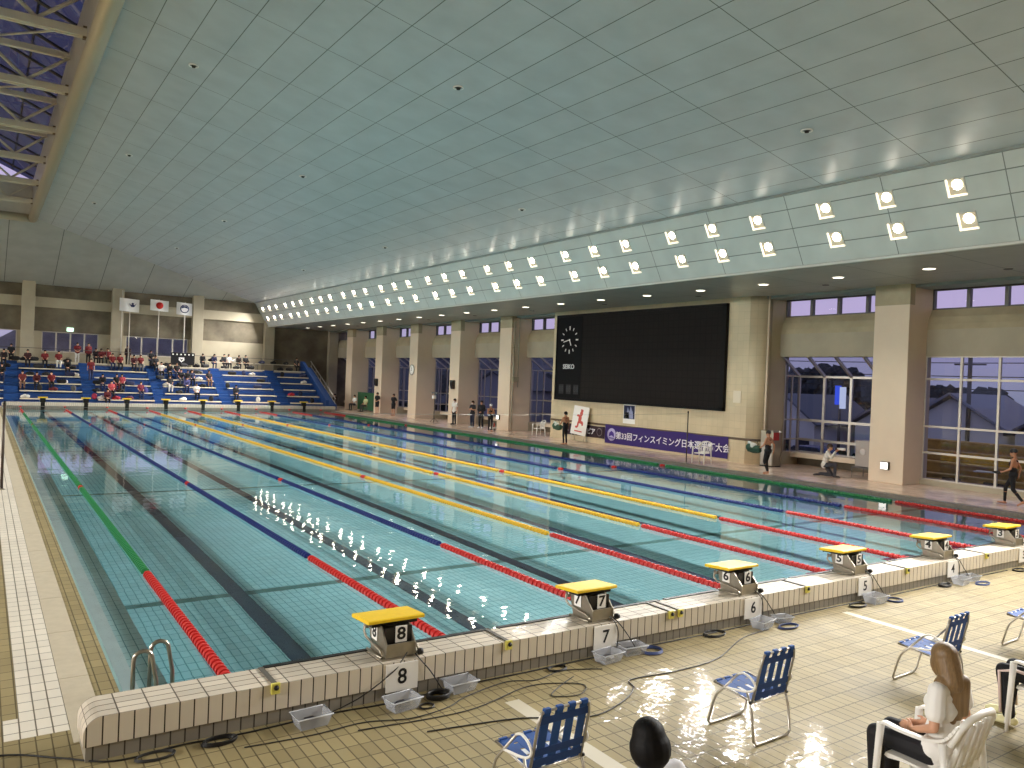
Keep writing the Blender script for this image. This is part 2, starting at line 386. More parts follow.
# ---- right wall: columns, spandrels, windows
COLX = 23.7
M_GLASS_TOP = glass_mat('clerestory_glass', 'f4f4f8')
M_GLASS_LOW = glass_mat('window_glass', 'bcc2d2', 1.0)
def build_right_wall():
    ys = [1.5, 7.5, 13.5, 19.5, 25.5, 31.5, 37.5, 43.5, 49.5, 55.5]
    n = 0
    for y in ys+[-4.5, -10.5]:
        if 13 < y < 26: continue
        n += 1
        mb = MB(); mb.box(COLX, HX1+.35, y, y+1.25, DZ, 6.95, .012)
        structure('wall_column_%d' % n, mb, M_BEIGE)
        mb = MB(); mb.box(COLX-.004, COLX+.3, y-.004, y+1.254, 6.2, 6.9); structure('trim_%d' % n, mb, M_BEIGE_DK)  # darker skin: shade above the lamp beam cutoff, put into the colour
    # bays between columns
    bays = [(8.75, 13.5), (26.75, 31.5), (32.75, 37.5), (38.75, 43.5), (44.75, 49.5), (50.75, 55.5), (56.75, 62.0), (2.75, 7.5), (-3.25, 1.5), (-9.25, -4.5), (-16, -10.5)]
    w = 0
    for (a, b) in bays:
        w += 1
        # curved spandrel
        mb = MB()
        poly = [(HX1-.0, 4.5), (HX1-.0, 5.42), (HX1+.02, 5.6), (HX1+.1, 5.85), (HX1+.28, 6.12), (HX1+.6, 6.12), (HX1+.6, 4.5)]
        mb.prism([(x, z) for x, z in poly], 'y', a, b)
        o = mb.build('wall_spandrel_%d' % w, [M_CONC_L, M_BEIGE_DK])
        for p in o.data.polygons:
            if p.center.z > 5.43 and p.normal.x < -.2: p.material_index = 1
        tag(o, kind='structure')
        # clerestory
        mb = MB(); nn = 4; s = (b-a)/nn
        mb.box(HX1+.3, HX1+.42, a, b, 6.12, 6.17); mb.box(HX1+.3, HX1+.42, a, b, 6.78, 6.95)
        for k in range(nn+1): mb.box(HX1+.28, HX1+.44, a+k*s-.06, a+k*s+.06, 6.12, 6.9)
        fr = mb.build('window_%d' % w, M_DKFRAME); tag(fr, kind='structure')
        mb = MB(); mb.quad((HX1+.36, a, 6.15), (HX1+.36, b, 6.15), (HX1+.36, b, 6.85), (HX1+.36, a, 6.85))
        g = mb.build('window_pane', M_GLASS_TOP, fr)
        # lower glazing
        near = a < 8
        xg = HX1+.05 if near else HX1+1.35
        z0, z1 = (.28, 4.5) if near else (.62, 3.75)
        mb = MB(); rows = [.28, 1.2, 2.1, 3.72, 4.5] if near else [.62, 1.15, 1.95, 3.75]
        ncol = 4
        s = (b-a)/ncol; f = .035 if near else .05
        for k in range(ncol+1):
            mb.box(xg-.04, xg+.05, a+k*s-f, a+k*s+f, z0, z1)
            if not near: mb.obox((xg-.55, a+k*s, 4.12), (.1, .1, 1.42), Matrix.Rotation(-.98, 3, 'Y'))
        for z in rows: mb.box(xg-.045, xg+.045, a, b, z-f, z+f)
        fr = mb.build('window_%d' % (w+20), M_WFRAME if near else M_ALU); tag(fr, kind='structure')
        mb = MB(); mb.quad((xg, a, z0), (xg, b, z0), (xg, b, z1), (xg, a, z1))
        if not near: mb.quad((xg, a, 3.75), (xg, b, 3.75), (HX1+.25, b, 4.5), (HX1+.25, a, 4.5))
        mb.build('window_pane', M_GLASS_LOW, fr)
        if near:
            mb = MB(); mb.box(HX1-.1, HX1+.5, a, b, -.2, .27); structure('wall_sill_%d' % w, mb, M_CONC_L)
        else:
            mb = MB(); mb.box(xg-.5, xg+.3, a, b, .42, .62, .01); structure('trim_window_bench_%d' % w, mb, M_BEIGE)
            mb = MB(); mb.box(xg, xg+.3, a, b, -.1, .42); structure('wall_sill_%d' % w, mb, M_CONC)
            for yy in (a+.01, b-.01):     # glazed returns of the projecting bay
                mb = MB()
                for xx in (HX1+.38, HX1+.85, xg): mb.box(xx-.03, xx+.03, yy-.03, yy+.03, .62, 3.75 if xx > HX1+.8 else 4.2)
                for z in rows: mb.box(HX1+.36, xg, yy-.025, yy+.025, z-.03, z+.03)
                fs = mb.build('window_%d' % (w*2+80+(yy > a+1)), M_ALU); tag(fs, kind='structure')
                mb = MB(); mb.quad((HX1+.36, yy, .62), (xg, yy, .62), (xg, yy, 3.75), (HX1+.36, yy, 4.4)); mb.build('window_pane', M_GLASS_LOW, fs)
                mb = MB(); mb.box(HX1+.3, xg+.3, yy-.03, yy+.03, -.6, .62); structure('wall_bay_side_%d_%d' % (w, int(yy)), mb, M_CONC_L)
build_right_wall()

def build_scoreboard_wall():
    # projecting wall block with rounded corners carrying the scoreboard
    R = .62; x0 = COLX-.03; y0, y1 = 13.5, 27.3
    pts = []
    for k in range(9):
        a = -pi/2 - k*pi/2/8; pts.append((x0+R+R*cos(a), y0+R+R*sin(a)))
    pts += [(x0, y1), (HX1+.6, y1), (HX1+.6, y0)]
    mb = MB(); mb.prism(pts, 'z', DZ, 6.95)
    o = mb.build('wall_scoreboard', tile_mat('beige_wall_tile', 'cdbd9c', 'bcae90', .3, .3, plane='yz', rough=.45, mortar=.006, var=.03, bumpy=.1))
    for p in o.data.polygons: p.use_smooth = abs(p.normal.z) < .5 and p.normal.y < -.02 and p.normal.x < -.02
    tag(o, kind='structure')
    mb = MB(); pp = [(x0-.03+(0 if False else 0), y1)] 
    line = [(x0-.012, y1, 1.08)] + [(x0+R+(R+.012)*cos(-pi/2-k*pi/2/8), y0+R+(R+.012)*sin(-pi/2-k*pi/2/8), 1.08) for k in range(8, -1, -1)]
    for A, B in zip(line, line[1:]):
        A = Vector(A); B = Vector(B); d = B-A
        mb.obox((A+B)/2, (d.length+.01, .03, .1), Matrix.Rotation(atan2(d.y, d.x), 3, 'Z'))
    structure('trim_handrail_band', mb, mat('brown_band', '5b4a38', rough=.4))
    mb = MB(); mb.tube([(COLX+.3, y0-.06, DZ), (COLX+.3, y0-.06, 6.9)], .045); structure('trim_corner_pipe', mb, M_BEIGE)
build_scoreboard_wall()

# ---- end wall
def build_end_wall():
    y = HY1
    cols = [-23.4, -17.4, -11.4, -5.4, .6, 6.6, 12.6, 18.55, 24.4]
    top = 8.95
    for i, (a, b) in enumerate(zip(cols, cols[1:])):
        x0, x1 = a, b
        hi = top+.1 if b < 19 else 6.95
        mb = MB(); mb.box(x0, x1, y+.1, y+.4, 7.95, hi+.3) if b < 19 else None
        if b < 19: structure('wall_end_upper_%d' % i, mb, M_CONC)
        else: mb.bm.free()
        if b < 19:
            mb = MB(); mb.box(x0, x1, y-.12, y+.4, 7.2, 7.95); structure('wall_end_beam_%d' % i, mb, M_CONC_L)
            mb = MB(); mb.box(x0, x1, y+.05, y+.4, 5.4, 7.2); structure('wall_end_mid_%d' % i, mb, M_CONC)
            if i in (3, 4, 5) or i < 3:
                wx0, wx1 = {3: (-4.9, -.05), 4: (1.55, 5.35), 5: (7.3, 11.95)}.get(i, (x0+.8, x1-.8))
                z0 = 3.85
                mb = MB(); mb.box(x0, wx0, y+.05, y+.4, z0, 5.4); mb.box(wx1, x1, y+.05, y+.4, z0, 5.4); mb.box(x0, x1, y+.05, y+.4, DZ, z0)
                structure('wall_end_lower_%d' % i, mb, M_CONC_L)
                mb = MB()
                n = 4; s = (wx1-wx0)/n
                for k in range(n+1): mb.box(wx0+k*s-.05, wx0+k*s+.05, y+.1, y+.2, z0, 5.4)
                mb.box(wx0, wx1, y+.1, y+.2, z0, z0+.08); mb.box(wx0, wx1, y+.1, y+.2, 5.34, 5.42)
                fr = mb.build('window_%d' % (60+i), M_WFRAME); tag(fr, kind='structure')
                mb = MB(); mb.quad((wx0, y+.14, z0), (wx1, y+.14, z0), (wx1, y+.14, 5.4), (wx0, y+.14, 5.4)); mb.build('window_pane', M_GLASS_TOP, fr)
            else:
                mb = MB(); mb.box(x0, x1, y+.02, y+.4, DZ, 5.4); structure('wall_end_lower_%d' % i, mb, M_CONC_L)
        else:
            mb = MB(); mb.box(x0, x1, y+.05, y+.4, DZ, 6.95); structure('wall_end_corner', mb, M_CONC)
    for i, x in enumerate(cols):
        mb = MB(); w = .42
        mb.box(x-w, x+w, y-.45, y+.3, DZ, 6.95 if x > 20 else top+.1, .015); structure('wall_end_column_%d' % i, mb, M_CONC_L)
    mb = MB(); mb.box(24.9, 27.2, y-.1, y+.4, DZ, 6.95); structure('wall_end_return', mb, M_CONC)
build_end_wall()

# ---- left and back walls (outside the picture, they close the hall)
def build_other_walls():
    mb = MB(); mb.box(HX0-.3, HX0, HY0, HY1+.4, DZ, 2.2); mb.box(HX0-.3, HX0, HY0, HY1+.4, 4.6, 6.1)
    for k in range(13): mb.box(HX0-.3, HX0+1.1, -16+6.2*k, -14.7+6.2*k, DZ, 6.95)
    structure('wall_left', mb, M_BEIGE)
    mb = MB(); mb.box(HX0-.3, HX1+2.7, HY0-.3, HY0, DZ, 12.6); structure('wall_back', mb, M_BEIGE)
    mb = MB(); mb.box(HX0, cols0(), HY1+.05, HY1+.4, DZ, 9.3); structure('wall_end_left', mb, M_CONC)
def cols0(): return -23.4
build_other_walls()

# ---- ceiling
RIDGE = -2.4     # the hall is symmetric about this x
def mir(x): return 2*RIDGE-x
XB0, ZB0, XB1, ZB1 = 18.4, 6.9, 17.3, 8.9          # light band: lower and upper edge
def zmain(x): return 8.9+.2*(17.3-x)
SKX = .57; SKY0, SKY1 = -20.0, 52.3
M_PANEL = None
def ceil_mat(name, col, px, py, offx, offy, line='5d625f', mortar=.012, axis='xy', rough=.35):
    return tile_mat(name, col, line, px, py, plane=axis, mortar=mortar, rough=rough, var=.015, off=(offx, offy), bumpy=.2, spec=.4)
def build_ceiling():
    mc = ceil_mat('metal_ceiling_panel', 'b9bfc2', .9, 3.0, -.46, -.5)
    HIPY = 52.3
    def plane4(name, pts, m):
        mb = MB(); up = Vector((0, 0, .12))
        A = [mb.bm.verts.new(Vector(p)) for p in pts]; B = [mb.bm.verts.new(Vector(p)+up) for p in pts]
        n = len(pts); mb.bm.faces.new(A); mb.bm.faces.new(B[::-1])
        for i in range(n): mb.bm.faces.new((A[i], B[i], B[(i+1) % n], A[(i+1) % n]))
        structure(name, mb, m)
    for s, nm in ((1, 'ceiling'), (-1, 'ceiling_left')):
        X = (lambda x: x) if s == 1 else mir
        plane4(nm, [(X(XB1), HY0, ZB1), (X(XB1), HY1, ZB1), (X(SKX), HIPY, zmain(SKX)), (X(SKX), HY0, zmain(SKX))], mc)
    zt = zmain(SKX)
    plane4('ceiling_hip', [(XB1, HY1, ZB1), (mir(XB1), HY1, ZB1), (mir(SKX), HIPY, zt), (SKX, HIPY, zt)],
           ceil_mat('hip_ceiling_panel', 'a8aca8', 3.1, 40., .95, 10., mortar=.025))
    mb = MB(); mb.box(mir(18.5), 18.5, HY1-.02, HY1+.1, 8.9, 9.4); structure('ceiling_edge', mb, mc)
    # light bands
    bm_ = ceil_mat('light_band_panel', 'c6cbc7', 3.0, .52, 1.13, -6.93, axis='yz', mortar=.014, line='7b817d')
    for s in (1, -1):
        X = (lambda x: x) if s == 1 else mir
        d = Vector((XB1-XB0, 0, ZB1-ZB0)); n = Vector((2.0, 0, 1.1)).normalized()*.1
        mb = MB(); P = [(XB0, ZB0), (XB1, ZB1), (XB1+n.x, ZB1+n.z), (XB0+n.x, ZB0+n.z)]
        mb.prism([(X(x), z) for x, z in P], 'y', HY0, HY1); structure('ceiling_band' + ('' if s == 1 else '_left'), mb, bm_)
        mb = MB(); mb.box(min(X(XB0-.06), X(XB0+.06)), max(X(XB0-.06), X(XB0+.06)), HY0, HY1, ZB0-.04, ZB0+.03); structure('trim_soffit' + ('' if s == 1 else '_left'), mb, mat('white_trim', 'c9cac4', rough=.4))
        mb = MB(); mb.box(min(X(XB1-.08), X(XB1+.04)), max(X(XB1-.08), X(XB1+.04)), HY0, HY1, ZB1-.05, ZB1+.05); structure('trim_band' + ('' if s == 1 else '_left'), mb, mat('grey_trim', '8b908c', rough=.4))
        mb = MB(); a, b = sorted((X(XB0), X(HX1+.5))); mb.box(a, b, HY0, HY1+.4, 6.9, 7.05)
        structure('ceiling_soffit' + ('' if s == 1 else '_left'), mb, ceil_mat('soffit_panel', 'a5a29c', 3.2, 3.0, .4, -.9, mortar=.02, line='6a6b66'))
        mb = MB(); a, b = sorted((X(24.0), X(24.9))); mb.box(a, b, HY0, HY1, 6.80, 6.9) ; structure('trim_wall_head' + ('' if s == 1 else '_left'), mb, mat('grey_head_trim', '8d9591', rough=.5))
    # skylight well
    z0 = zt; zw = 16.2
    mwell = mat('skylight_well_panel', 'd6d4cc', rough=.5, noise=.05)
    for s in (1, -1):
        X = (lambda x: x) if s == 1 else mir
        a, b = sorted((X(SKX-.35), X(SKX-.2)))
        mb = MB(); mb.box(a, b, HY0, HIPY-.2, z0-.05, 14.6); structure('wall_skylight_side' + ('' if s == 1 else '_left'), mb, mwell)
        mb = MB(); rr = .26
        mb.tube([(X(SKX-.28), HY0, z0-.05), (X(SKX-.28), HIPY-.28, z0-.05)], rr, 20); structure('trim_skylight_rim' + ('' if s == 1 else '_left'), mb, mat('bronze_rim', 'b2a68c', rough=.3, metal=.15))
    mb = MB(); mb.tube([(SKX-.28, HIPY-.28, z0-.05), (mir(SKX-.28), HIPY-.28, z0-.05)], .26, 20); structure('trim_skylight_rim_end', mb, MATS['bronze_rim'])
    mb = MB(); mb.box(mir(SKX), SKX, HIPY-.35, HIPY-.2, z0-.05, 14.6); structure('wall_skylight_end', mb, mwell)
    # glazed roof lantern with bars
    mb = MB()
    for k in range(24):
        y = -15+3*k
        if y > 52: break
        for (xa, xb) in ((mir(SKX-.2), RIDGE), (RIDGE, SKX-.2)):
            za, zb = (14.6, 15.8) if xb == RIDGE else (15.8, 14.6)
            mb.tube([(xa, y, za), (xb, y, zb)], .06, 6)
    for x, z in ((SKX-.2, 14.6), (RIDGE, 15.8), (mir(SKX-.2), 14.6), (-.9, 15.2), (mir(-.9), 15.2)): mb.tube([(x, HY0, z), (x, HIPY, z)], .05, 6)
    fr = mb.build('window_40', M_DKFRAME); tag(fr, kind='structure')
    mb = MB(); 
    mb.quad((SKX-.2, HY0, 14.6), (SKX-.2, HIPY, 14.6), (RIDGE, HIPY, 15.8), (RIDGE, HY0, 15.8))
    mb.quad((RIDGE, HY0, 15.8), (RIDGE, HIPY, 15.8), (mir(SKX-.2), HIPY, 14.6), (mir(SKX-.2), HY0, 14.6))
    mb.build('window_pane', glass_mat('skylight_glass', '4a5068'), fr)
build_ceiling()

def build_trusses():
    m = mat('cream_steel_truss', 'ddd8ca', rough=.45)
    first = None
    xr, xl = SKX-.42, mir(SKX-.42)
    for k in range(-3, 6):
        y = 19.6+6*k
        if first is None:
            t = thing('roof_truss', (0, y, 0))
            mb = MB(); mb.box(xl, xr, -.12, .12, 12.75, 12.98); mb.box(xl, xr, -.03, .03, 12.7, 13.02); mb.build('lower_beam', m, t)
            mb = MB(); mb.box(xl, xr, -.1, .1, 14.0, 14.2); mb.build('upper_beam', m, t)
            n = 4; s = (xr-xl)/n
            for j in range(n):
                za, zb = (12.98, 14.05) if j % 2 else (14.05, 12.98)
                mb = MB(); mb.tube([(xl+j*s, 0, za), (xl+(j+1)*s, 0, zb)], .06, 6); mb.build('diagonal_brace', m, t)
            for sx in (xr-.05, xl+.05):
                mb = MB(); mb.box(sx-.05, sx+.05, -.1, .1, 12.7, 13.05); mb.build('end_plate', mat('dark_bracket', '6d5d45', rough=.5), t)
            mb = MB(); mb.tube([(xr-.1, 0, 13.0), (RIDGE, 5.9, 14.1)], .04, 6); mb.build('sway_brace', m, t)
            first = t
        else:
            t = copy_tree(first); t.location = (0, y, 0)
        if k < 0: tag(t, 'cream steel roof truss of the skylight, above and behind the camera', 'truss', 'cream trusses in the skylight')
        else: tag(t, 'cream steel roof truss across the skylight, %s from the top of the picture' % ORD[k], 'truss', 'cream trusses in the skylight')
build_trusses()

# ------------------------------------------------------------------ lamps
M_LAMP = emit_mat('flood_lamp_glow', 'fff3df', LAMP_GLOW)
M_LAMPEDGE = mat('lit_trim_ring', 'fff6e6', rough=.4, emit='fff0d8', estr=1.2)
def build_floods():
    """recessed square floods in two rows on the slanted band, three per bay, both sides of the hall"""
    nrm = Vector((-2.0, 0, -1.1)).normalized(); up = Vector((-1.1, 0, 2.0)).normalized()
    R = Matrix((Vector((0, 1, 0)), up, nrm)).transposed()      # local x along the hall, y up the band, z out of the band
    first = thing('flood_light')
    mb = MB(); s = .23
    for (a, b, c, d) in ((-s, -s+.02, -s, s), (s-.02, s, -s, s), (-s, s, s-.02, s)): mb.box(a, b, c, d, 0, .02)
    mb.build('frame', mat('lamp_frame', 'bfc1bb', rough=.4), first)
    mb = MB(); mb.box(-s, s, -s, -s+.045, 0, .035); mb.box(s-.045, s, -s, s, 0, .035); mb.build('lit_edge', M_LAMPEDGE, first)
    mb = MB(); mb.box(-s+.02, s-.045, -s+.045, s-.02, .001, .006); mb.build('reflector', mat('lamp_reflector', 'd8cdb6', rough=.3), first)
    mb = MB(); mb.ell((-.03, .06, .012), (.125, .125, .02), seg=16, ring=6); mb.build('bulb', M_LAMP, first)
    ld = bpy.data.lights.new('flood_beam', 'AREA'); ld.shape = 'DISK'; ld.size = .24; ld.energy = LAMP_WATT; ld.color = (1, .97, .93); ld.spread = radians(112)
    ld.cycles.is_caustics_light = True; lo = bpy.data.objects.new('flood_beam', ld); COL.objects.link(lo); lo.parent = first
    lo.matrix_local = Matrix.Translation((-.03, .03, .05)) @ Matrix.Rotation(pi, 4, 'X') @ Matrix.Rotation(radians(12), 4, 'X')
    used = False
    for side in (1, -1):
        for row, (x, z) in enumerate(((17.63, 8.30), (18.06, 7.52))):
            for k in range(-2, 10):
                for j in (0, 1.82, 3.64):
                    y = (2.93 if row else 3.03)+6*k+j
                    if y < -9.5 or y > 61.5: continue
                    if side == -1 and j == 1.82: pass
                    o = first if not used else copy_tree(first); used = True
                    M = R.to_4x4()
                    if side == -1: M = Matrix.Diagonal((-1, 1, 1, 1)) @ M
                    o.matrix_world = Matrix.Translation(((x if side == 1 else mir(x)), y, z)) @ M
                    if side == 1:
                        nm = 'lower' if row else 'upper'; idx = k*3+int(round(j/1.82)) 
                        if idx < 0: tag(o, 'square recessed flood lamp of the %s row beyond the right edge of the picture' % nm, 'light', '%s row of flood lamps' % nm)
                        else: tag(o, 'square flood lamp, %s from the right in the %s row of the slanted band' % (ORD[idx], nm), 'light', '%s row of flood lamps' % nm)
                    else:
                        tag(o, 'square recessed flood lamp on the far left side of the hall', 'light', 'flood lamps of the left band')
build_floods()

# ------------------------------------------------------------------ starting blocks
WORDS = {1: 'one', 2: 'two', 3: 'three', 4: 'four', 5: 'five', 6: 'six', 7: 'seven', 8: 'eight'}
M_BLOCKSTEEL = mat('block_steel', '9c9484', rough=.35, metal=.7, noise=.08, nscale=12)
M_BLKPANEL = mat('black_panel', '191715', rough=.35)
def number_card(parent, num, loc, direction, w=.115, h=.15):
    n = Vector(direction).normalized(); M = facing(Vector(loc), direction)
    mb = MB(); mb.box(-w/2, w/2, -h/2, h/2, -.004, .002); bmesh.ops.transform(mb.bm, matrix=M, verts=mb.bm.verts)
    c = mb.build('number_card', M_PAPER, parent)
    text_part('number', str(num), h*1.05, M_INK, c, M @ Matrix.Translation((0, 0, .0035)), ext=.0008, bold=.004, squeeze=1.15)
def make_block(x, num, near=True):
    d = 1 if near else -1
    yb = 0. if near else PY1
    t = thing('starting_block', (x, yb, .44), 0 if near else pi)
    # board: slightly sloped toward the water, chamfered
    mb = MB(); poly = [(-.25, .322), (-.25, .347), (-.235, .355), (.14, .33), (.155, .32), (.155, .297), (.14, .292)]
    mb.prism(poly, 'x', -.295, .295); mb.build('platform', M_YELLOW, t)
    mb = MB(); mb.box(-.24, .24, -.2, .11, .275, .3); mb.tube([(-.27, .1, .285), (.27, .1, .285)], .012); mb.build('under_frame', M_BLACK, t)
    mb = MB(); mb.prism([(-.36, 0), (-.02, 0), (.06, .28), (-.22, .28), (-.36, .13)], 'x', -.155, -.14); mb.prism([(-.36, 0), (-.02, 0), (.06, .28), (-.22, .28), (-.36, .13)], 'x', .14, .155)
    mb.box(-.14, .14, -.35, -.335, .0, .14); mb.box(-.14, .14, -.05, -.03, 0, .28); mb.build('pedestal', M_BLOCKSTEEL, t)
    mb = MB(); mb.box(-.14, .14, -.29, -.28, .12, .28); mb.build('back_panel', M_BLKPANEL, t)
    mb = MB(); mb.box(-.2, .2, -.37, .0, 0, .012); mb.build('base_plate', M_BLOCKSTEEL, t)
    for s in (-1, 1):
        mb = MB(); mb.tube([(s*.19, .07, .25), (s*.19, .08, .16), (s*.19, .03, .12), (s*.19, -.12, .10), (s*.19, -.3, .085), (s*.19, -.355, .05), (s*.19, -.33, .018), (s*.19, -.2, .014), (s*.19, .0, .014)], .013, 8)
        mb.box(s*.19-.03*(s > 0), s*.19+.03*(s < 0), .04, .07, .2, .24)
        mb.build('hand_grip', M_BLOCKSTEEL, t)
    if near:
        number_card(t, num, (.02, -.305, .215), (0, -1, 0), .12, .155)
        for s in (-1, 1):
            number_card(t, num, (s*.163, -.1 if s < 0 else -.1, .205), (s, 0, 0), .12, .15)
        mb = MB(); mb.lathe([(.03, -.02), (.032, 0), (.03, .02)], (.19, -.385, .045), 12, 'x'); mb.build('speaker_unit', M_BLACK, t)
        nm = 'number %s' % num
        tag(t, 'yellow-topped steel starting block at the near end carrying the number %s' % WORDS[num], 'starting block', 'near starting blocks')
    else:
        tag(t, 'yellow-topped starting block on the far wall in front of the stand, lane %s' % WORDS[num], 'starting block', 'far starting blocks')
    return t
for k in range(6): make_block(1.25+2.5*k, 8-k)
far_first = None
for k in range(8):
    if far_first is None:
        t = thing('starting_block', (1.25, PY1+.12, .44), pi)
        mb = MB(); mb.box(-.275, .275, -.22, .2, .28, .35, .01); mb.build('platform', M_YELLOW, t)
        mb = MB(); mb.box(-.16, .16, -.25, .08, 0, .28); mb.build('pedestal', M_BLKPANEL, t)
        far_first = t
    else:
        t = copy_tree(far_first); t.location = (1.25+2.5*k, PY1+.12, .44)
    which = ['left-most of the eight', 'second from the left', 'third from the left', 'fourth from the left', 'fourth from the right', 'third from the right', 'second from the right', 'right-most of the eight'][k]
    tag(t, 'yellow-topped starting block on the far wall, ' + which, 'starting block', 'far starting blocks')

mb = MB()
for k in range(8): mb.box(1.13+2.5*k, 1.37+2.5*k, PY1-.012, PY1, 0, .44)
structure('trim_lane_marker', mb, M_BLKPANEL)
# number plates hanging on the near wall
for k in range(6):
    x = 1.225+2.5*k; num = 8-k
    t = thing('number_plate', (x, -.437, .3))
    mb = MB(); mb.box(-.165, .165, -.012, 0, -.13, .13, .003); mb.build('plate', M_PAPER, t)
    text_part('number', str(num), .2, M_INK, t, facing((0, -.0135, 0), (0, -1, 0)), ext=.001, bold=.003)
    tag(t, 'white plate with black number %s hung on the tiled wall below its starting block' % WORDS[num], 'number plate', 'lane number plates')

# touch pads and cable ends on the near wall
for k in range(8):
    x0 = 2.5*k+.06
    t = thing('touch_pad', (x0, 0, 0))
    mb = MB(); mb.box(.0, 2.4, .003, .02, -.5, .445); mb.build('pad', mat('touch_pad_dark', '2a2a2c', rough=.6), t)
    mb = MB(); mb.box(.0, 2.4, -.035, .02, .441, .449); mb.build('top_lip', M_BLACK, t)
    tag(t, 'black touch pad hung on the near pool wall in lane %s' % WORDS[8-k], 'touch pad', 'near touch pads')
places = ['left-most, left of block eight', 'between blocks eight and seven', 'first of the pair left of block six', 'second of the pair left of block six', 'between blocks six and five', 'between blocks five and four', 'between blocks four and three']
for i, x in enumerate((.03, 2.42, 4.74, 4.89, 7.35, 9.85, 12.35)):
    t = thing('timing_cable_strap', (x, 0, .44))
    mb = MB(); mb.box(-.022, .022, -.44, -.01, .001, .012, .002); mb.build('strap', mat('grey_rubber_strap', '57534a', rough=.5), t)
    mb = MB(); mb.box(-.038, .038, -.462, -.436, -.075, .018, .004); mb.build('yellow_bracket', mat('pale_yellow', 'd9cf62', rough=.5), t)
    mb = MB(); mb.lathe([(.0, -.475), (.02, -.475), (.024, -.462)], (.004, 0, -.02), 10, 'y'); mb.build('plug', M_BLACK, t)
    tag(t, 'dark strap over the coping with yellow bracket, ' + places[i], 'strap', 'timing straps over the coping')

# ------------------------------------------------------------------ lane ropes
def float_mat(name, c):
    return mat(name, c, rough=.4)
M_RED = float_mat('red_float', 'c22c28'); M_GRN = float_mat('green_float', '28804a'); M_BLU = float_mat('blue_float', '1b2c6c'); M_YEL = float_mat('yellow_float', 'dcb02c')
M_CABLE = mat('steel_cable', '8f8f8c', rough=.4, metal=.6)
def float_run(name, x, y0, y1, m, parent, step=.105, seg=10, m2=None, R=.062):
    mb = MB(); n = int((y1-y0)/step)
    verts = []; faces = []; mats = []
    prof = [(.018, 0), (R, .004), (R, .042), (.018, .05), (.018, .058), (R*.8, .062), (R*.8, .092), (.018, .1)]
    for i in range(n):
        y = y0+i*step; base = len(verts)
        for (r, h) in prof:
            for k in range(seg):
                a = 2*pi*k/seg; verts.append((x+r*cos(a), y+h*step/.105, .02+r*sin(a)))
        for j in range(len(prof)-1):
            for k in range(seg):
                faces.append((base+j*seg+k, base+j*seg+(k+1) % seg, base+(j+1)*seg+(k+1) % seg, base+(j+1)*seg+k)); mats.append(0)
    me = bpy.data.meshes.new(name); me.from_pydata(verts, [], faces); me.materials.append(m)
    o = bpy.data.objects.new(name, me); COL.objects.link(o); o.parent = parent; mb.bm.free()
    return o
rope_cols = [(M_GRN, 'green'), (M_BLU, 'blue'), (M_BLU, 'blue'), (M_YEL, 'yellow'), (M_YEL, 'yellow'), (M_YEL, 'yellow'), (M_BLU, 'blue'), (M_BLU, 'blue'), (M_GRN, 'green')]
rope_lab = ['left-most lane rope, green with red ends, beside the ladder', 'blue lane rope with red ends, running just right of block eight', 'blue lane rope with red ends, reaching the wall left of block seven',
            'left-most yellow lane rope with red ends, reaching the wall left of block six', 'middle yellow lane rope with red ends, reaching the wall left of block five', 'right-most yellow lane rope with red ends, passing block four on its left',
            'blue lane rope with red ends, passing between blocks four and three', 'right-most blue lane rope with red ends, next to the outer green one', 'right-most lane rope, green with red ends, along the right deck']
for i in range(9):
    x = 2.5*i; m, cn = rope_cols[i]
    t = thing('lane_rope', (0, 0, 0)); tag(t, rope_lab[i], 'lane rope', 'lane ropes')
    mid = []
    float_run('red_float_run', x, .35, 5.7, M_RED, t)
    segs = [(5.72, 14.9), (15.3, 37.3), (37.7, 47.3)]
    for a, b in segs: float_run(cn+'_float_run', x, a, b, m, t, step=.105 if b < 30 or a < 15 else .105, seg=8 if a > 14 else 10)
    float_run('red_marker_float', x, 14.95, 15.25, M_RED, t); float_run('red_marker_float', x, 37.35, 37.65, M_RED, t, seg=8)
    float_run('red_float_run', x, 47.35, 51.6, M_RED, t, seg=8)
    mb = MB(); mb.tube([(x, .01, .16), (x, .3, .03), (x, 5, .02), (x, 51.5, .02), (x, PY1-.01, .2)], .005, 5); mb.build('cable', M_CABLE, t)
    mb = MB(); mb.ell((x, PY1-.25, .16), (.08, .22, .06), seg=10, ring=6); mb.build('end_guard', M_RED, t)

# ------------------------------------------------------------------ ladder rails at the near left corner
t = thing('pool_ladder', (0, 0, 0)); tag(t, 'curved stainless steel pool ladder rails at the near left corner', 'ladder')
for y, dx in ((.74, .06), (.96, .24)):
    pts = [(-.96+dx, y, DZ-.02)] + [(-.96+dx, y, .42)] + [(-.96+dx+.08+.08*cos(a), y, .42+.08*sin(a)) for a in [pi*(1-k/8) for k in range(1, 8)]] + [(-.80+dx, y, .42), (-.76+dx, y, .2), (-.72+dx, y, -1.0)]
    mb = MB(); mb.tube(pts, .02, 10); mb.build('handrail', M_STEEL, t)
for z in (-.25, -.5, -.8):
    mb = MB(); mb.tube([(-.68, .74, z), (-.50, .96, z)], .02, 8); mb.build('rung', M_STEEL, t)

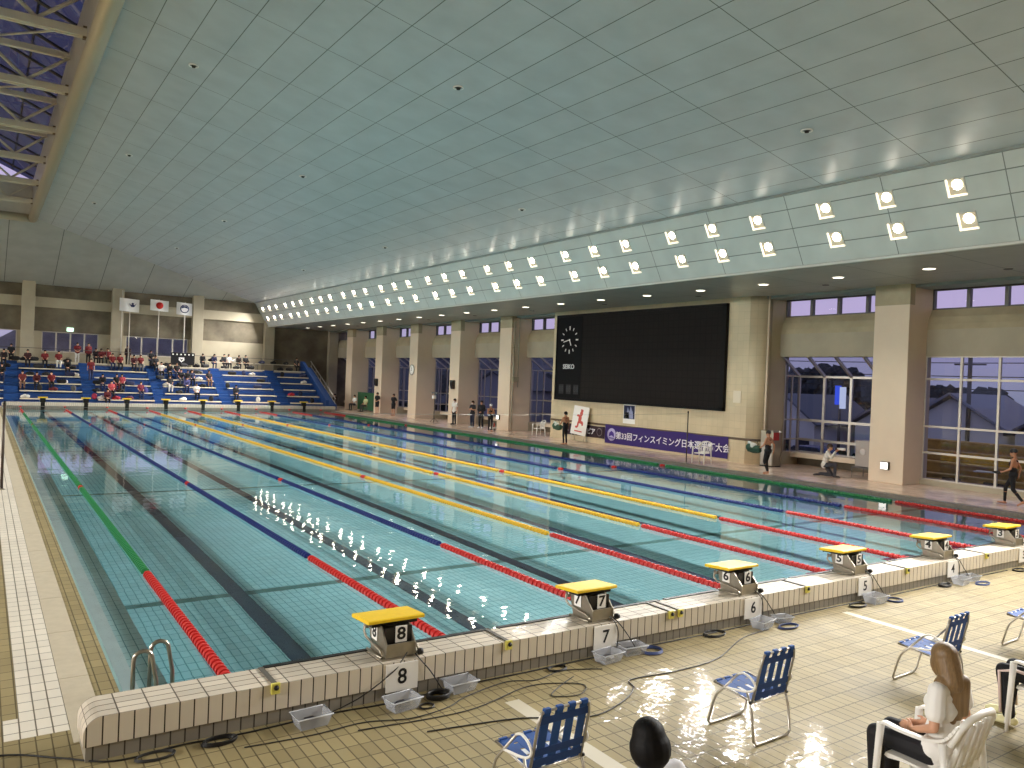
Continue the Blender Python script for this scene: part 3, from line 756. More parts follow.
# ------------------------------------------------------------------ clear boxes, cable coils and cables along the wall
M_CLEAR = mat('clear_plastic', 'c9ccd2', rough=.15, alpha=.38, spec=.8)
M_CLEARR = mat('clear_plastic_rim', 'd5d8dc', rough=.2, alpha=.75)
M_DKGEAR = mat('dark_gear', '26262e', rough=.5)
def clear_box(x, y, rz, lab, dark=True, s=1.):
    t = thing('plastic_box', (x, y, DZ), rz)
    def shell(z0, z1, a0, b0, a1, b1, th=.003):
        mb = MB(); vs = []
        ring = lambda a, b, z: [mb.bm.verts.new(p) for p in ((-a, -b, z), (a, -b, z), (a, b, z), (-a, b, z))]
        o0, o1, i1, i0 = ring(a0, b0, z0), ring(a1, b1, z1), ring(a1-th, b1-th, z1), ring(a0-th, b0-th, z0+th)
        for A, B in ((o0, o1), (o1, i1), (i1, i0)):
            for k in range(4): mb.bm.faces.new((A[k], A[(k+1) % 4], B[(k+1) % 4], B[k]))
        mb.bm.faces.new(o0[::-1]); mb.bm.faces.new(i0); return mb
    shell(0.001, .105*s, .12*s, .075*s, .15*s, .1*s).build('tub', M_CLEAR, t)
    mb = MB(); a, b, z = .155*s, .105*s, .105*s
    mb.tube([(-a, -b, z), (a, -b, z), (a, b, z), (-a, b, z)], .006, 6, closed=True); mb.build('rim', M_CLEARR, t)
    if dark:
        mb = MB(); mb.ell((-.01, 0, .032*s+.004), (.095*s, .06*s, .03*s)); mb.box(-.06*s, .03*s, -.03*s, .03*s, .006, .07*s, .01); mb.build('equipment', M_DKGEAR, t)
    tag(t, lab, 'plastic box', 'clear plastic boxes along the wall')
clear_box(.30, -.60, .05, 'clear plastic box holding dark gear, left-most along the tiled wall')
clear_box(1.13, -.66, .12, 'clear plastic box right below the number eight plate')
clear_box(1.80, -.55, .05, 'shallow clear plastic box to the right of the black cable coil by plate eight', False)
clear_box(3.62, -.62, .1, 'grey-looking clear box below the number seven plate')
clear_box(4.02, -.56, -.1, 'second clear box just right of the one under plate seven')
clear_box(6.20, -.62, .2, 'clear plastic box below the number six plate')
clear_box(6.62, -.6, -.2, 'small clear box right of the one under plate six', True, .8)
clear_box(8.72, -.62, .0, 'clear plastic box below the number five plate', True, 1.1)
clear_box(11.15, -.62, .1, 'clear plastic box below the number four plate', False)
clear_box(11.55, -.58, -.2, 'flat clear box right of the one under plate four', False, .9)
def spline(P, n=10):
    P = [Vector(p) for p in P]; out = []
    for i in range(len(P)-1):
        a, b, c, d = P[max(i-1, 0)], P[i], P[i+1], P[min(i+2, len(P)-1)]
        for k in range(n):
            t = k/n; out.append(.5*((2*b)+(c-a)*t+(2*a-5*b+4*c-d)*t*t+(3*b-a-3*c+d)*t**3))
    out.append(P[-1]); return out
def coil(x, y, R, r, turns, lab, m=M_BLACK, sq=.8):
    rng = random.Random(int(x*100)); pts = []
    for i in range(turns*18):
        a = 2*pi*i/18; q = R*(1+.12*sin(i*.37+x)+rng.uniform(-.01, .01)); pts.append((x+q*cos(a), y+q*sq*sin(a), DZ+r+.001+(i//18)*r*.9))
    mb = MB(); mb.tube(pts, r, 6); tag(mb.build('cable_coil', m), lab, 'cable coil', 'cable coils by the wall')
M_DKGREY = mat('dark_grey_cable', '2b2a28', rough=.5); M_BLUEC = mat('blue_grey_cable', '3a4a7c', rough=.5)
coil(-.92, -.58, .14, .006, 3, 'loose thin black cable coil on the deck, left-most by the wall end', M_DKGREY, .5)
coil(-.45, -.57, .13, .008, 4, 'black cable coil on the deck left of the first clear box', M_BLACK, .5)
coil(1.52, -.60, .11, .014, 3, 'thick black cable coil on the deck right of plate eight', M_BLACK, .7)
coil(1.33, -.74, .07, .005, 3, 'thin black cable loop in front of the box under plate eight', M_DKGREY)
coil(2.98, -.55, .11, .006, 3, 'thin black cable coil on the deck left of plate seven', M_BLACK, .6)
coil(4.28, -.63, .13, .007, 4, 'blue-grey cable coil on the deck right of the boxes under plate seven', M_BLUEC)
coil(5.4, -.55, .16, .006, 4, 'black cable coil on the deck left of plate six', M_BLACK, .6)
coil(6.5, -.78, .16, .006, 4, 'blue cable coil in front of the boxes under plate six', M_BLUEC, .5)
coil(8.3, -.6, .16, .006, 4, 'black cable coil on the deck left of the box under plate five', M_BLACK, .5)
coil(9.1, -.68, .13, .006, 4, 'blue cable coil right of the box under plate five', M_BLUEC)
coil(10.75, -.58, .14, .008, 4, 'black cable coil on the deck left of the boxes under plate four', M_BLACK, .5)
coil(11.5, -.8, .16, .006, 4, 'blue-grey cable coil in front of the boxes under plate four', M_BLUEC, .5)
coil(13.2, -.6, .16, .006, 4, 'black cable coil on the deck right of plate four', M_BLACK, .5)
def cable(pts, r, lab, m=M_BLACK):
    mb = MB(); mb.tube(spline(pts, 8), r, 6); tag(mb.build('cable', m), lab, 'cable', 'cables on the near deck')
z = DZ+.007
cable([(-2.6, .1, z), (-1.92, -.0, z), (-1.55, -.25, z), (-1.2, -.5, z), (-.7, -.47, z), (-.2, -.5, z), (.5, -.47, z), (1.1, -.52, z), (1.9, -.47, z), (2.7, -.48, z), (3.3, -.47, z), (4.4, -.47, z), (5.5, -.49, z), (6.6, -.47, z), (8, -.48, z), (9.5, -.5, z), (11, -.48, z), (13, -.5, z)], .007, 'long black cable running along the foot of the tiled wall')
cable([(-.3, -.75, z), (.25, -.8, z), (.7, -.78, z), (1.1, -.9, z), (1.5, -.85, z), (1.77, -.72, z), (2.3, -.6, z), (2.6, -.7, z), (3.0, -.62, z), (3.4, -.78, z)], .005, 'thin dark cable wandering in front of plates eight and seven', M_DKGREY)
cable([(1.1, -1.2, z), (1.9, -1.35, z), (2.34, -1.57, z), (2.64, -1.64, z), (3.08, -1.5, z), (3.35, -1.32, z), (3.47, -1.15, z), (4.04, -1.2, z), (4.75, -1.15, z), (5.6, -.8, z), (6.2, -.72, z)], .006, 'thin cable crossing the open deck in an S curve behind the chairs', M_DKGREY)
for k, x in enumerate((1.22, 3.72, 6.22, 8.72, 11.22)):
    n = WORDS[8-k]
    cable([(x+.08, -.385, .5), (x+.0, -.43, .44), (x-.1, -.455, .36), (x-.45, -.5, .2), (x-.85, -.52, z)] if k == 0 else [(x+.1, -.385, .5), (x+.15, -.45, .42), (x+.17, -.47, .3), (x+.12, -.5, z)], .006, 'black cable hanging straight down the wall from block %s' % n)
    cable([(x+.16, -.385, .48), (x+.2, -.45, .42), (x+.3, -.47, .3), (x+.4, -.53, z+.02)], .006, 'black cable hanging right from block %s down the wall' % n)
cable([(3.0, -.8, z), (2.7, -.95, z), (2.5, -1.1, z), (2.75, -1.2, z), (2.95, -1.05, z), (2.8, -.9, z), (2.4, -.8, z), (1.6, -1.0, z), (.6, -.9, z)], .005, 'thin looping cable in front of the coil by plate seven', M_DKGREY)

# ------------------------------------------------------------------ folding web chairs
def make_web_chair():
    t = thing('folding_chair')
    W = .225; r = .011
    fr = M_ALU
    # back frame tube: from seat rear up and around, local: +y forward, x right
    def P(y, z): return (y, z)
    seat_f, seat_r = (.21, .40), (-.20, .36)
    top = (-.37, .80)
    pts = [(-W, seat_r[0], seat_r[1])] + [(-W, -.275, .70)] + [(-W+.05*(1-cos(a)), -.285, .74+.05*sin(a)) for a in (pi/4, pi/2)] + [(W-.05*(1-cos(a)), -.285, .74+.05*sin(a)) for a in (pi/2, pi/4)] + [(W, -.275, .70), (W, seat_r[0], seat_r[1])]
    mb = MB(); mb.tube(pts, r, 8); mb.build('back_frame', fr, t)
    mb = MB(); mb.tube([(-W, seat_r[0], seat_r[1]), (-W, seat_f[0], seat_f[1]), (W, seat_f[0], seat_f[1]), (W, seat_r[0], seat_r[1])], r, 8, closed=True); mb.build('seat_frame', fr, t)
    w2 = W+.022
    # rear leg loop
    mb = MB(); mb.tube([(-w2, -.16, .44), (-w2, -.22, .25), (-w2+.0, -.245, .04), (-w2+.03, -.25, .012), (w2-.03, -.25, .012), (w2, -.245, .04), (w2, -.22, .25), (w2, -.16, .44)], r, 8); mb.build('rear_leg_frame', fr, t)
    mb = MB(); mb.tube([(-w2, -.06, .56), (-w2, .17, .30), (-w2, .20, .22), (-w2, .245, .04), (-w2+.03, .25, .012), (w2-.03, .25, .012), (w2, .245, .04), (w2, .20, .22), (w2, .17, .30), (w2, -.06, .56)], r, 8); mb.build('front_leg_frame', fr, t)
    for s in (-1, 1):
        mb = MB(); mb.tube(spline([(s*w2, -.06, .56), (s*w2, -.12, .585), (s*w2, -.2, .56), (s*w2, -.24, .5), (s*w2, -.16, .44), (s*w2, .08, .40)], 5), .010, 8); mb.build('armrest', M_WHITEPL, t)
    blue = mat('blue_webbing', '1d4a8c', rough=.7); white = mat('white_webbing', 'dfe3e6', rough=.7)
    # webbing straps (each strap row is a part)
    def strip(name, a0, a1, b0, b1, mt, off):
        """quad strip with thickness between two rails"""
        mb = MB(); A0, A1, B0, B1 = map(Vector, (a0, a1, b0, b1)); n = (A1-A0).cross(B0-A0).normalized()*.0015
        o = n*off
        v = [mb.bm.verts.new(p+o+k*n) for k in (-1, 1) for p in (A0, A1, B1, B0)]
        for q in ((0, 1, 2, 3), (7, 6, 5, 4), (0, 4, 5, 1), (1, 5, 6, 2), (2, 6, 7, 3), (3, 7, 4, 0)): mb.bm.faces.new([v[i] for i in q])
        mb.build(name, mt, t)
    def seatp(x, k): return (x, seat_r[0]+(seat_f[0]-seat_r[0])*k, seat_r[1]+(seat_f[1]-seat_r[1])*k-.012*(1-abs(x)/W)*0)
    def backp(x, k): return (x, seat_r[0]+(-.284-seat_r[0])*k, seat_r[1]+(.79-seat_r[1])*k)
    for j in range(4):
        x = -.165+.11*j
        strip('back_strap', backp(x-.036, .02), backp(x+.036, .02), backp(x-.036, 1.0), backp(x+.036, 1.0), blue, 2.)
        mb = MB(); mb.box(x-.028, x+.028, -.302, -.27, .775, .81, .006); mb.build('strap_loop', blue, t)
    for k in (.12, .3, .84): strip('back_strap', backp(-W, k-.065), backp(-W, k+.065), backp(W, k-.065), backp(W, k+.065), mat('dark_blue_webbing', '163c78', rough=.7), -4.)
    for j in range(4):
        x = -.165+.11*j
        strip('seat_strap', seatp(x-.036, 0), seatp(x+.036, 0), seatp(x-.036, 1), seatp(x+.036, 1), blue, 2.)
        mb = MB(); mb.box(x-.036, x+.036, seat_f[0]-.012, seat_f[0]+.014, seat_f[1]-.02, seat_f[1]+.014, .005); mb.build('strap_loop', blue, t)
    for i, k in enumerate((.1, .3, .5, .7, .9)): strip('seat_strap', seatp(-W, k-.082), seatp(-W, k+.082), seatp(W, k-.082), seatp(W, k+.082), blue if i != 2 else white, -1.)
    for s in (-1, 1):
        mb = MB(); mb.lathe([(.013, -.01), (.014, 0), (.013, .01)], (s*w2, -.2, .36), 10, 'x'); mb.build('hinge', M_BLACK, t)
    return t
ch0 = make_web_chair()
for i, (x, y, rz, lab) in enumerate([(1.27, -2.55, .02, 'blue and white webbed folding chair, nearest the left, beside the dark-haired head'),
                                (3.61, -2.52, .02, 'blue webbed aluminium folding chair standing alone, middle of the near deck'),
                                (6.22, -2.72, .04, 'blue webbed folding chair just behind the long-haired person'),
                                (8.58, -2.74, .04, 'blue webbed folding chair cut off by the right edge of the picture')]):
    c = ch0 if i == 0 else copy_tree(ch0)
    c.location = (x, y, DZ); c.rotation_euler = (0, 0, rz); tag(c, lab, 'chair', 'blue folding chairs')

# ------------------------------------------------------------------ people
def remesh(mb, name, m, parent, voxel, smooth=4, M=None, cut=None):
    """melt overlapping tapered volumes into one continuous smooth skin"""
    me = bpy.data.meshes.new('tmp'); bmesh.ops.recalc_face_normals(mb.bm, faces=mb.bm.faces); mb.bm.to_mesh(me); mb.bm.free()
    o = bpy.data.objects.new('tmp', me); COL.objects.link(o)
    r = o.modifiers.new('r', 'REMESH'); r.mode = 'VOXEL'; r.voxel_size = voxel; r.use_smooth_shade = True
    s = o.modifiers.new('s', 'SMOOTH'); s.factor = .5; s.iterations = smooth
    bpy.context.view_layer.update()
    me2 = bpy.data.meshes.new_from_object(o.evaluated_get(bpy.context.evaluated_depsgraph_get()))
    bpy.data.objects.remove(o); bpy.data.meshes.remove(me)
    me2.name = name; me2.materials.clear()
    for x in (m if isinstance(m, (list, tuple)) else [m]): me2.materials.append(x)
    me2.shade_smooth()
    ob = bpy.data.objects.new(name, me2); COL.objects.link(ob)
    if parent is not None: ob.parent = parent
    return ob
def V(*a): return Vector(a)
def skeleton(pose, H=1.62):
    """joint positions, figure faces +y, x to its right"""
    s = H/1.62; J = {}
    st = dict(pelvis=(0, 0, .86), chest=(0, 0, 1.16), neck=(0, -.01, 1.345), head=(0, .015, 1.49),
              shR=(.165, -.01, 1.30), elR=(.20, -.03, 1.04), wrR=(.215, .03, .81), haR=(.215, .05, .72),
              hipR=(.085, 0, .84), knR=(.09, .015, .45), anR=(.095, -.02, .075), toR=(.11, .14, .03))
    for k, v in list(st.items()):
        if k.endswith('R'): st[k[:-1]+'L'] = (-v[0], v[1], v[2])
    st.update(pose)
    return {k: Vector(v)*s for k, v in st.items()}, s
def add_hand(mb, wr, ha, side, s, curl=.35, seg=6, up=None):
    """palm with four unequal fingers and a thumb leaving the side"""
    d = (ha-wr).normalized(); up = up or Vector((0, 1, 0))
    lat = d.cross(up); lat = lat.normalized() if lat.length > .1 else Vector((1, 0, 0))
    nrm = lat.cross(d).normalized()
    palm = wr+d*.045*s
    M = Matrix((lat, d, nrm)).transposed()
    mb.ell(palm, (.038*s, .05*s, .017*s), M, 10, 8)
    for i, (o, L) in enumerate(((-.028, .062), (-.009, .072), (.010, .066), (.028, .052))):
        a = palm+d*.038*s+lat*o*s; m1 = a+(d*cos(curl)+nrm*sin(curl))*L*.5*s; b = m1+(d*cos(curl*2.4)+nrm*sin(curl*2.4))*L*.5*s
        mb.cone(a, m1, .0095*s, .0085*s, seg); mb.cone(m1, b, .0085*s, .007*s, seg)
    sd = -1 if side == 'R' else 1
    a = palm-d*.015*s+lat*sd*.032*s; m1 = a+(lat*sd*.6+d*.7+nrm*.3).normalized()*.032*s; b = m1+(d+nrm*.3).normalized()*.028*s
    mb.cone(a, m1, .012*s, .010*s, seg); mb.cone(m1, b, .010*s, .008*s, seg)
def head_dirs(J):
    f = J.get('look', None); u = (J['head']-J['neck']).normalized()
    f = Vector((0, 1, 0)) if f is None else f.normalized()
    x = f.cross(u).normalized(); f = u.cross(x).normalized(); return x, f, u
def body_volumes(mb, J, s, g=0., parts=('head', 'torso', 'arms', 'legs', 'feet', 'hands'), fem=True, curl=.35, seg=10):
    sc = lambda r: r*s+g
    xs = (J['shR']-J['shL']).normalized(); hx = (J['hipR']-J['hipL']).normalized()
    if 'torso' in parts:
        P, C, N = J['pelvis'], J['chest'], J['neck']
        W = P.lerp(C, .5)
        mb.cone(P-hx*.07*s, P+hx*.07*s, sc(.098), sc(.098), seg); mb.cone(P-hx*.06*s-V(0, 0, .04)*s, P+hx*.06*s-V(0, 0, .04)*s, sc(.09), sc(.09), seg)
        mb.cone(W-xs*.05*s, W+xs*.05*s, sc(.083), sc(.083), seg); mb.cone(C-xs*.075*s, C+xs*.075*s, sc(.094), sc(.094), seg)
        up = (N-C).normalized(); T = C+up*.09*s
        mb.cone(T-xs*.1*s, T+xs*.1*s, sc(.07), sc(.07), seg)
        mb.cone(J['shL'], J['shR'], sc(.05), sc(.05), seg); mb.cone(P, W, sc(.095), sc(.085), seg); mb.cone(W, C, sc(.088), sc(.098), seg); mb.cone(C, N-up*.03*s, sc(.09), sc(.048), seg)
        mb.cone(J['shL'], N, sc(.04), sc(.036), seg); mb.cone(J['shR'], N, sc(.04), sc(.036), seg)
        if fem:
            fw = up.cross(xs); fw = -fw if fw.y < 0 and abs(fw.y) > .2 else fw
            for q in (-1, 1): mb.ell(C+xs*q*.06*s+fw*.065*s+up*.02*s, (sc(.052),)*3, seg=10, ring=8)
    if 'legs' in parts:
        for k in 'LR':
            mb.cone(J['hip'+k], J['kn'+k], sc(.078), sc(.052), seg); mb.cone(J['kn'+k], J['an'+k], sc(.050), sc(.034), seg)
            c = J['kn'+k].lerp(J['an'+k], .3); mb.ell(c, (sc(.052),)*3, seg=10, ring=8)
    if 'feet' in parts:
        for k in 'LR':
            a, t = J['an'+k], J['to'+k]; mb.cone(a-V(0, 0, .02)*s, t, sc(.036), sc(.024), seg); mb.cone(a-V(0, 0, .03)*s, a-(t-a).normalized()*.03*s-V(0, 0, .035)*s, sc(.034), sc(.03), seg)
            mb.cone(t, t+(t-a).normalized()*.03*s, sc(.028), sc(.018), seg)
    if 'arms' in parts:
        for k in 'LR': mb.cone(J['sh'+k], J['el'+k], sc(.044), sc(.034), seg); mb.cone(J['el'+k], J['wr'+k], sc(.034), sc(.023), seg)
    if 'sleeves' in parts:
        for k in 'LR': mb.cone(J['sh'+k], J['sh'+k].lerp(J['el'+k], .6), sc(.05), sc(.056), seg)
    if 'hands' in parts:
        for k in 'LR': add_hand(mb, J['wr'+k], J['ha'+k], k, s, curl)
    if 'head' in parts:
        x, f, u = head_dirs(J); H = J['head']; M = Matrix((x, f, u)).transposed()
        mb.cone(J['neck']-u*.03*s, H-u*.05*s-f*.01*s, .05*s, .047*s, seg)
        mb.ell(H+u*.02*s-f*.01*s, (.073*s, .09*s, .085*s), M, 16, 12); mb.ell(H-u*.035*s+f*.015*s, (.057*s, .07*s, .075*s), M, 14, 10)
        mb.cone(H-u*.005*s+f*.078*s, H-u*.035*s+f*.094*s, .010*s, .014*s, 6)            # nose
        mb.ell(H-u*.063*s+f*.077*s, (.022*s, .010*s, .008*s), M, 8, 6); mb.ell(H-u*.095*s+f*.066*s, (.022*s, .018*s, .016*s), M, 8, 6)   # lips, chin
        for q in (-1, 1):
            mb.ell(H+x*q*.074*s-u*.01*s-f*.01*s, (.009*s, .02*s, .03*s), M, 8, 6)         # ears
            mb.ell(H+x*q*.03*s+u*.018*s+f*.070*s, (.024*s, .012*s, .008*s), M, 8, 6)       # brow
def hair_mat(c):
    dark = sum(srgb(c)) < .05
    nm = 'hair_'+c
    if nm in MATS: return MATS[nm]
    m = mat(nm, c, rough=.6 if dark else .42, noise=.22, nscale=1.0, bump=.1 if dark else .2, spec=.2 if dark else .5); nt = m.node_tree
    n = [x for x in nt.nodes if x.type == 'TEX_NOISE'][0]; g = [x for x in nt.nodes if x.type == 'NEW_GEOMETRY'][0]
    mp = nt.nodes.new('ShaderNodeMapping'); mp.inputs['Scale'].default_value = (110, 110, 7)
    nt.links.new(g.outputs['Position'], mp.inputs[0]); nt.links.new(mp.outputs[0], n.inputs['Vector']); return m
def make_person(loc, rz, pose, label, H=1.62, voxel=.014, top=None, top_sleeve='short', bottom=None, bottom_len='long', hair='1c1512', style='short',
                shoes=None, mask=False, skin='c9977a', fem=True, cat='person', group=None, cap=None, vest=None, eyes=True, curl=.35, hairlen=.3, suit=None):
    t = thing('person', loc, rz, label, cat, group); J, s = skeleton(pose, H)
    if 'look' in pose: J['look'] = Vector(pose['look'])
    mb = MB(); body_volumes(mb, J, s, fem=fem, curl=curl)
    sk = mat('skin_'+skin, skin, rough=.55); b = remesh(mb, 'body', sk, t, voxel, 3)
    x, f, u = head_dirs(J); Hd = J['head']; Mh = Matrix((x, f, u)).transposed()
    if eyes:
        mb = MB()
        for q in (-1, 1): mb.ell(Hd+x*q*.03*s+f*.078*s+u*.002*s, (.012*s, .006*s, .006*s), Mh, 8, 6)
        mb.build('eyes', mat('eye_dark', '201812', rough=.3), t)
    hm = hair_mat(hair)
    if cap:
        mb = MB(); mb.ell(Hd+u*.04*s-f*.012*s, (.083*s, .1*s, .082*s), Mh, 20, 12)
        mb.build('swim_cap' if cap != 'cap' else 'cap', mat('cap_'+cap, cap, rough=.4), t)
    else:
        mb = MB(); mb.ell(Hd+u*.04*s-f*.022*s, (.088*s, .098*s, .086*s), Mh, 18, 12); mb.ell(Hd-u*.01*s-f*.045*s, (.082*s, .066*s, .075*s), Mh, 14, 10)
        if style == 'bun': mb.ell(Hd+u*.07*s-f*.11*s, (.04*s,)*3, Mh, 12, 8)
        if style == 'bob': mb.ell(Hd-u*.03*s-f*.03*s, (.112*s, .105*s, .115*s), Mh, 14, 10)
        if style == 'long':
            c = J['neck']-f*.07*s; mb.cone(Hd-f*.04*s, c, .085*s, .08*s); 
            mb.ell(Hd-u*.03*s+f*.0*s, (.098*s, .085*s, .115*s), Mh, 14, 10)
            for q in (-1, -.5, 0, .5, 1): mb.cone(c+x*q*.07*s, c+x*q*.085*s-f*.03*s-V(0, 0, hairlen-.05*abs(q))*s, .055*s, .022*s)
        if style == 'tail':
            mb.cone(Hd-f*.1*s+u*.03*s, Hd-f*.13*s-u*.12*s, .03*s, .018*s)
        remesh(mb, 'hair', hm, t, max(voxel*.8, .009), 2)
    if bottom:
        mb = MB(); g = .012
        parts = ['legs']
        JB = dict(J)
        if bottom_len == 'short':
            for k in 'LR':
                kn = J['hip'+k].lerp(J['kn'+k], .75); mb.cone(J['hip'+k], kn, .09*s, .072*s)
        else:
            fr = .93 if bottom_len == 'long' else .55
            for k in 'LR':
                a = J['kn'+k].lerp(J['an'+k], fr); loose = .0 if suit else .012
                mb.cone(J['hip'+k], J['kn'+k], (.082+loose)*s, (.056+loose)*s); mb.cone(J['kn'+k], a, (.056+loose)*s, (.038+loose*1.3)*s)
        hx = (J['hipR']-J['hipL']).normalized(); P = J['pelvis']
        mb.cone(P-hx*.07*s, P+hx*.07*s, .108*s, .108*s); mb.cone(P-hx*.06*s-V(0, 0, .04)*s, P+hx*.06*s-V(0, 0, .04)*s, .1*s, .1*s)
        remesh(mb, 'trousers' if bottom_len == 'long' else 'shorts', mat('cloth_'+bottom, bottom, rough=.8), t, voxel, 3)
    if top:
        mb = MB(); pr = ['torso']+(['sleeves'] if top_sleeve == 'short' else [])
        JT = dict(J); body_volumes(mb, JT, s, g=.013*s, parts=pr, fem=fem)
        if top_sleeve == 'long':
            for k in 'LR': mb.cone(J['sh'+k], J['el'+k], .057*s, .048*s); mb.cone(J['el'+k], J['wr'+k].lerp(J['el'+k], .06), .047*s, .034*s)
        remesh(mb, 'shirt' if not suit else 'swimsuit', mat('cloth_'+top, top, rough=.8 if not suit else .5), t, voxel, 3)
    if vest:
        mb = MB(); body_volumes(mb, J, s, g=.022*s, parts=['torso'], fem=False); remesh(mb, 'vest', mat('cloth_'+vest, vest, rough=.8), t, voxel, 2)
    if shoes:
        for k in 'LR':
            mb = MB(); a, tt = J['an'+k], J['to'+k]; mb.cone(a-V(0, 0, .025)*s, tt, .045*s, .034*s); mb.cone(a-V(0, 0, .03)*s, a-(tt-a).normalized()*.04*s-V(0, 0, .035)*s, .042*s, .038*s)
            mb.cone(tt, tt+(tt-a).normalized()*.035*s, .036*s, .026*s)
            remesh(mb, 'shoe', mat('shoe_'+shoes, shoes, rough=.6), t, voxel*.8, 2)
    if mask:
        mb = MB(); mb.ell(Hd-u*.05*s+f*.045*s, (.058*s, .052*s, .045*s), Mh, 14, 10); mb.build('face_mask', mat('mask_white', 'e8e8ea', rough=.8), t)
    return t
P_STAND = {}
P_HANDS_FRONT = dict(elR=(.215, -.02, 1.05), wrR=(.07, .15, .93), haR=(.0, .19, .9), elL=(-.215, -.02, 1.05), wrL=(-.07, .15, .93), haL=(.0, .19, .92))
P_ARMS_FOLD = dict(elR=(.22, .03, 1.06), wrR=(.0, .18, 1.12), haR=(-.09, .17, 1.14), elL=(-.22, .03, 1.06), wrL=(.0, .2, 1.08), haL=(.09, .18, 1.09))
P_BEHIND = dict(elR=(.23, -.1, 1.06), wrR=(.08, -.15, .88), haR=(0, -.16, .86), elL=(-.23, -.1, 1.06), wrL=(-.08, -.16, .9), haL=(0, -.17, .87))
P_WALK = dict(hipR=(.085, 0, .84), knR=(.09, .19, .49), anR=(.095, .20, .08), toR=(.1, .35, .05), hipL=(-.085, 0, .84), knL=(-.09, -.02, .46), anL=(-.095, -.27, .14), toL=(-.1, -.16, .04),
              elR=(.21, -.13, 1.06), wrR=(.22, -.1, .84), haR=(.22, -.09, .76), elL=(-.21, .06, 1.04), wrL=(-.21, .2, .86), haL=(-.21, .25, .79))
P_SIT = dict(pelvis=(0, 0, .53), chest=(0, -.03, .84), neck=(0, -.03, 1.02), head=(0, .0, 1.165),
             shR=(.165, -.04, .98), elR=(.2, .0, .72), wrR=(.12, .22, .62), haR=(.09, .3, .6),
             hipR=(.085, .02, .50), knR=(.11, .42, .50), anR=(.11, .40, .075), toR=(.12, .55, .03),
             shL=(-.165, -.04, .98), elL=(-.2, .0, .72), wrL=(-.12, .22, .62), haL=(-.09, .3, .6),
             hipL=(-.085, .02, .50), knL=(-.11, .42, .50), anL=(-.11, .40, .075), toL=(-.12, .55, .03))

# ------------------------------------------------------------------ white plastic armchairs
def make_plastic_chair(label, loc, rz):
    t = thing('plastic_armchair', loc, rz, label, 'chair')
    w = .235
    # seat: shallow dished slab
    mb = MB(); n = 6
    prof = [(.23, .40), (.22, .425), (.1, .425), (-.1, .415), (-.2, .41), (-.2, .395), (.1, .405), (.2, .39)]
    mb.prism(prof, 'x', -w+.02, w-.02); mb.build('seat', M_WHITEPL, t)
    # back: curved fan of slats
    mb = MB()
    def bk(x, z):   # y of back surface
        return -.21-.28*(z-.41)+.35*x*x
    for j in range(5):
        x = -.16+.08*j
        for (za, zb) in ((.40, .80),):
            mb.tube([(x*(1+.1), bk(x, za), za), (x*1.15, bk(x, .6), .6), (x*1.2, bk(x, zb), zb)], .022, 6)
    mb.tube([(-.25, bk(.2, .66)+.02, .66), (-.235, bk(.2, .76), .78), (-.15, bk(.14, .84), .845), (0, bk(0, .86), .865), (.15, bk(.14, .84), .845), (.235, bk(.2, .76), .78), (.25, bk(.2, .66)+.02, .66)], .026, 8)
    mb.box(-.21, .21, -.235, -.2, .395, .47, .008)
    mb.build('backrest', M_WHITEPL, t)
    for s in (-1, 1):
        mb = MB(); P = spline([(s*.235, -.285, .80), (s*.262, -.22, .70), (s*.272, -.1, .655), (s*.275, .08, .65), (s*.272, .2, .66), (s*.268, .235, .635)], 4)
        for a, b in zip(P, P[1:]):
            d = (b-a); L = d.length; ang = atan2(d.z, d.y)
            mb.obox((a+b)/2, (.05, L+.012, .022), Matrix.Rotation(ang, 3, 'X'), .004)
        mb.build('armrest', M_WHITEPL, t)
        for yy, yt, zt in ((.27, .235, .64), (-.28, -.2, .66)):
            mb = MB(); a = Vector((s*.275, yy, 0)); b = Vector((s*.268, yt, zt))
            mb.tube([a, a.lerp(b, .5), b], [.017, .024, .03], 6); mb.obox(a.lerp(b, .5)+Vector((0, 0, 0)), (.012, .05, .5), Matrix.Rotation(-atan2((b-a).y, (b-a).z), 3, 'X'))
            mb.build('leg', M_WHITEPL, t)
    return t
make_plastic_chair('white plastic armchair in which the long-haired person in a white shirt sits', (3.62, -4.12, DZ), .02)
make_plastic_chair('white plastic armchair cut off by the right edge, below the person in dark trousers', (5.98, -3.98, DZ), .02)
make_plastic_chair('white plastic armchair under the dark-haired person at the bottom edge', (.84, -4.02, DZ), .0)
make_plastic_chair('white plastic armchair on the far deck in front of the purple banner', (21.75, 14.65, DZ), 1.75)
make_plastic_chair('white plastic armchair beside the window bay left of the scoreboard wall', (23.4, 28.0, DZ), 1.4)

# ------------------------------------------------------------------ people in the foreground
hand_lap = dict(elR=(.235, -.06, .74), wrR=(.13, .14, .62), haR=(.07, .21, .605), elL=(-.235, -.06, .74), wrL=(-.10, .16, .62), haL=(-.03, .23, .61))
sit = dict(P_SIT); sit.update(hand_lap)
sit['look'] = (.62, .78, -.05)
p = make_person((3.62, -4.18, DZ), .03, sit, 'person with long light brown hair, white T-shirt and black trousers, seated', H=1.60, voxel=.008,
            top='ece9e4', bottom='17161a', hair='7a6142', style='long', shoes='d8d2c8', hairlen=.27)
mb = MB()
for (y, z, a) in ((.14, .47, .5), (.26, .45, -.4), (.3, .47, -.4)): mb.obox((.195, y, z), (.004, .05, .012), Matrix.Rotation(a, 3, 'X'))
mb.build('trouser_stripe', M_WHITEPL, p)
sit2 = dict(P_SIT); sit2.update(hand_lap)
sit2['look'] = (.55, .83, -.1)
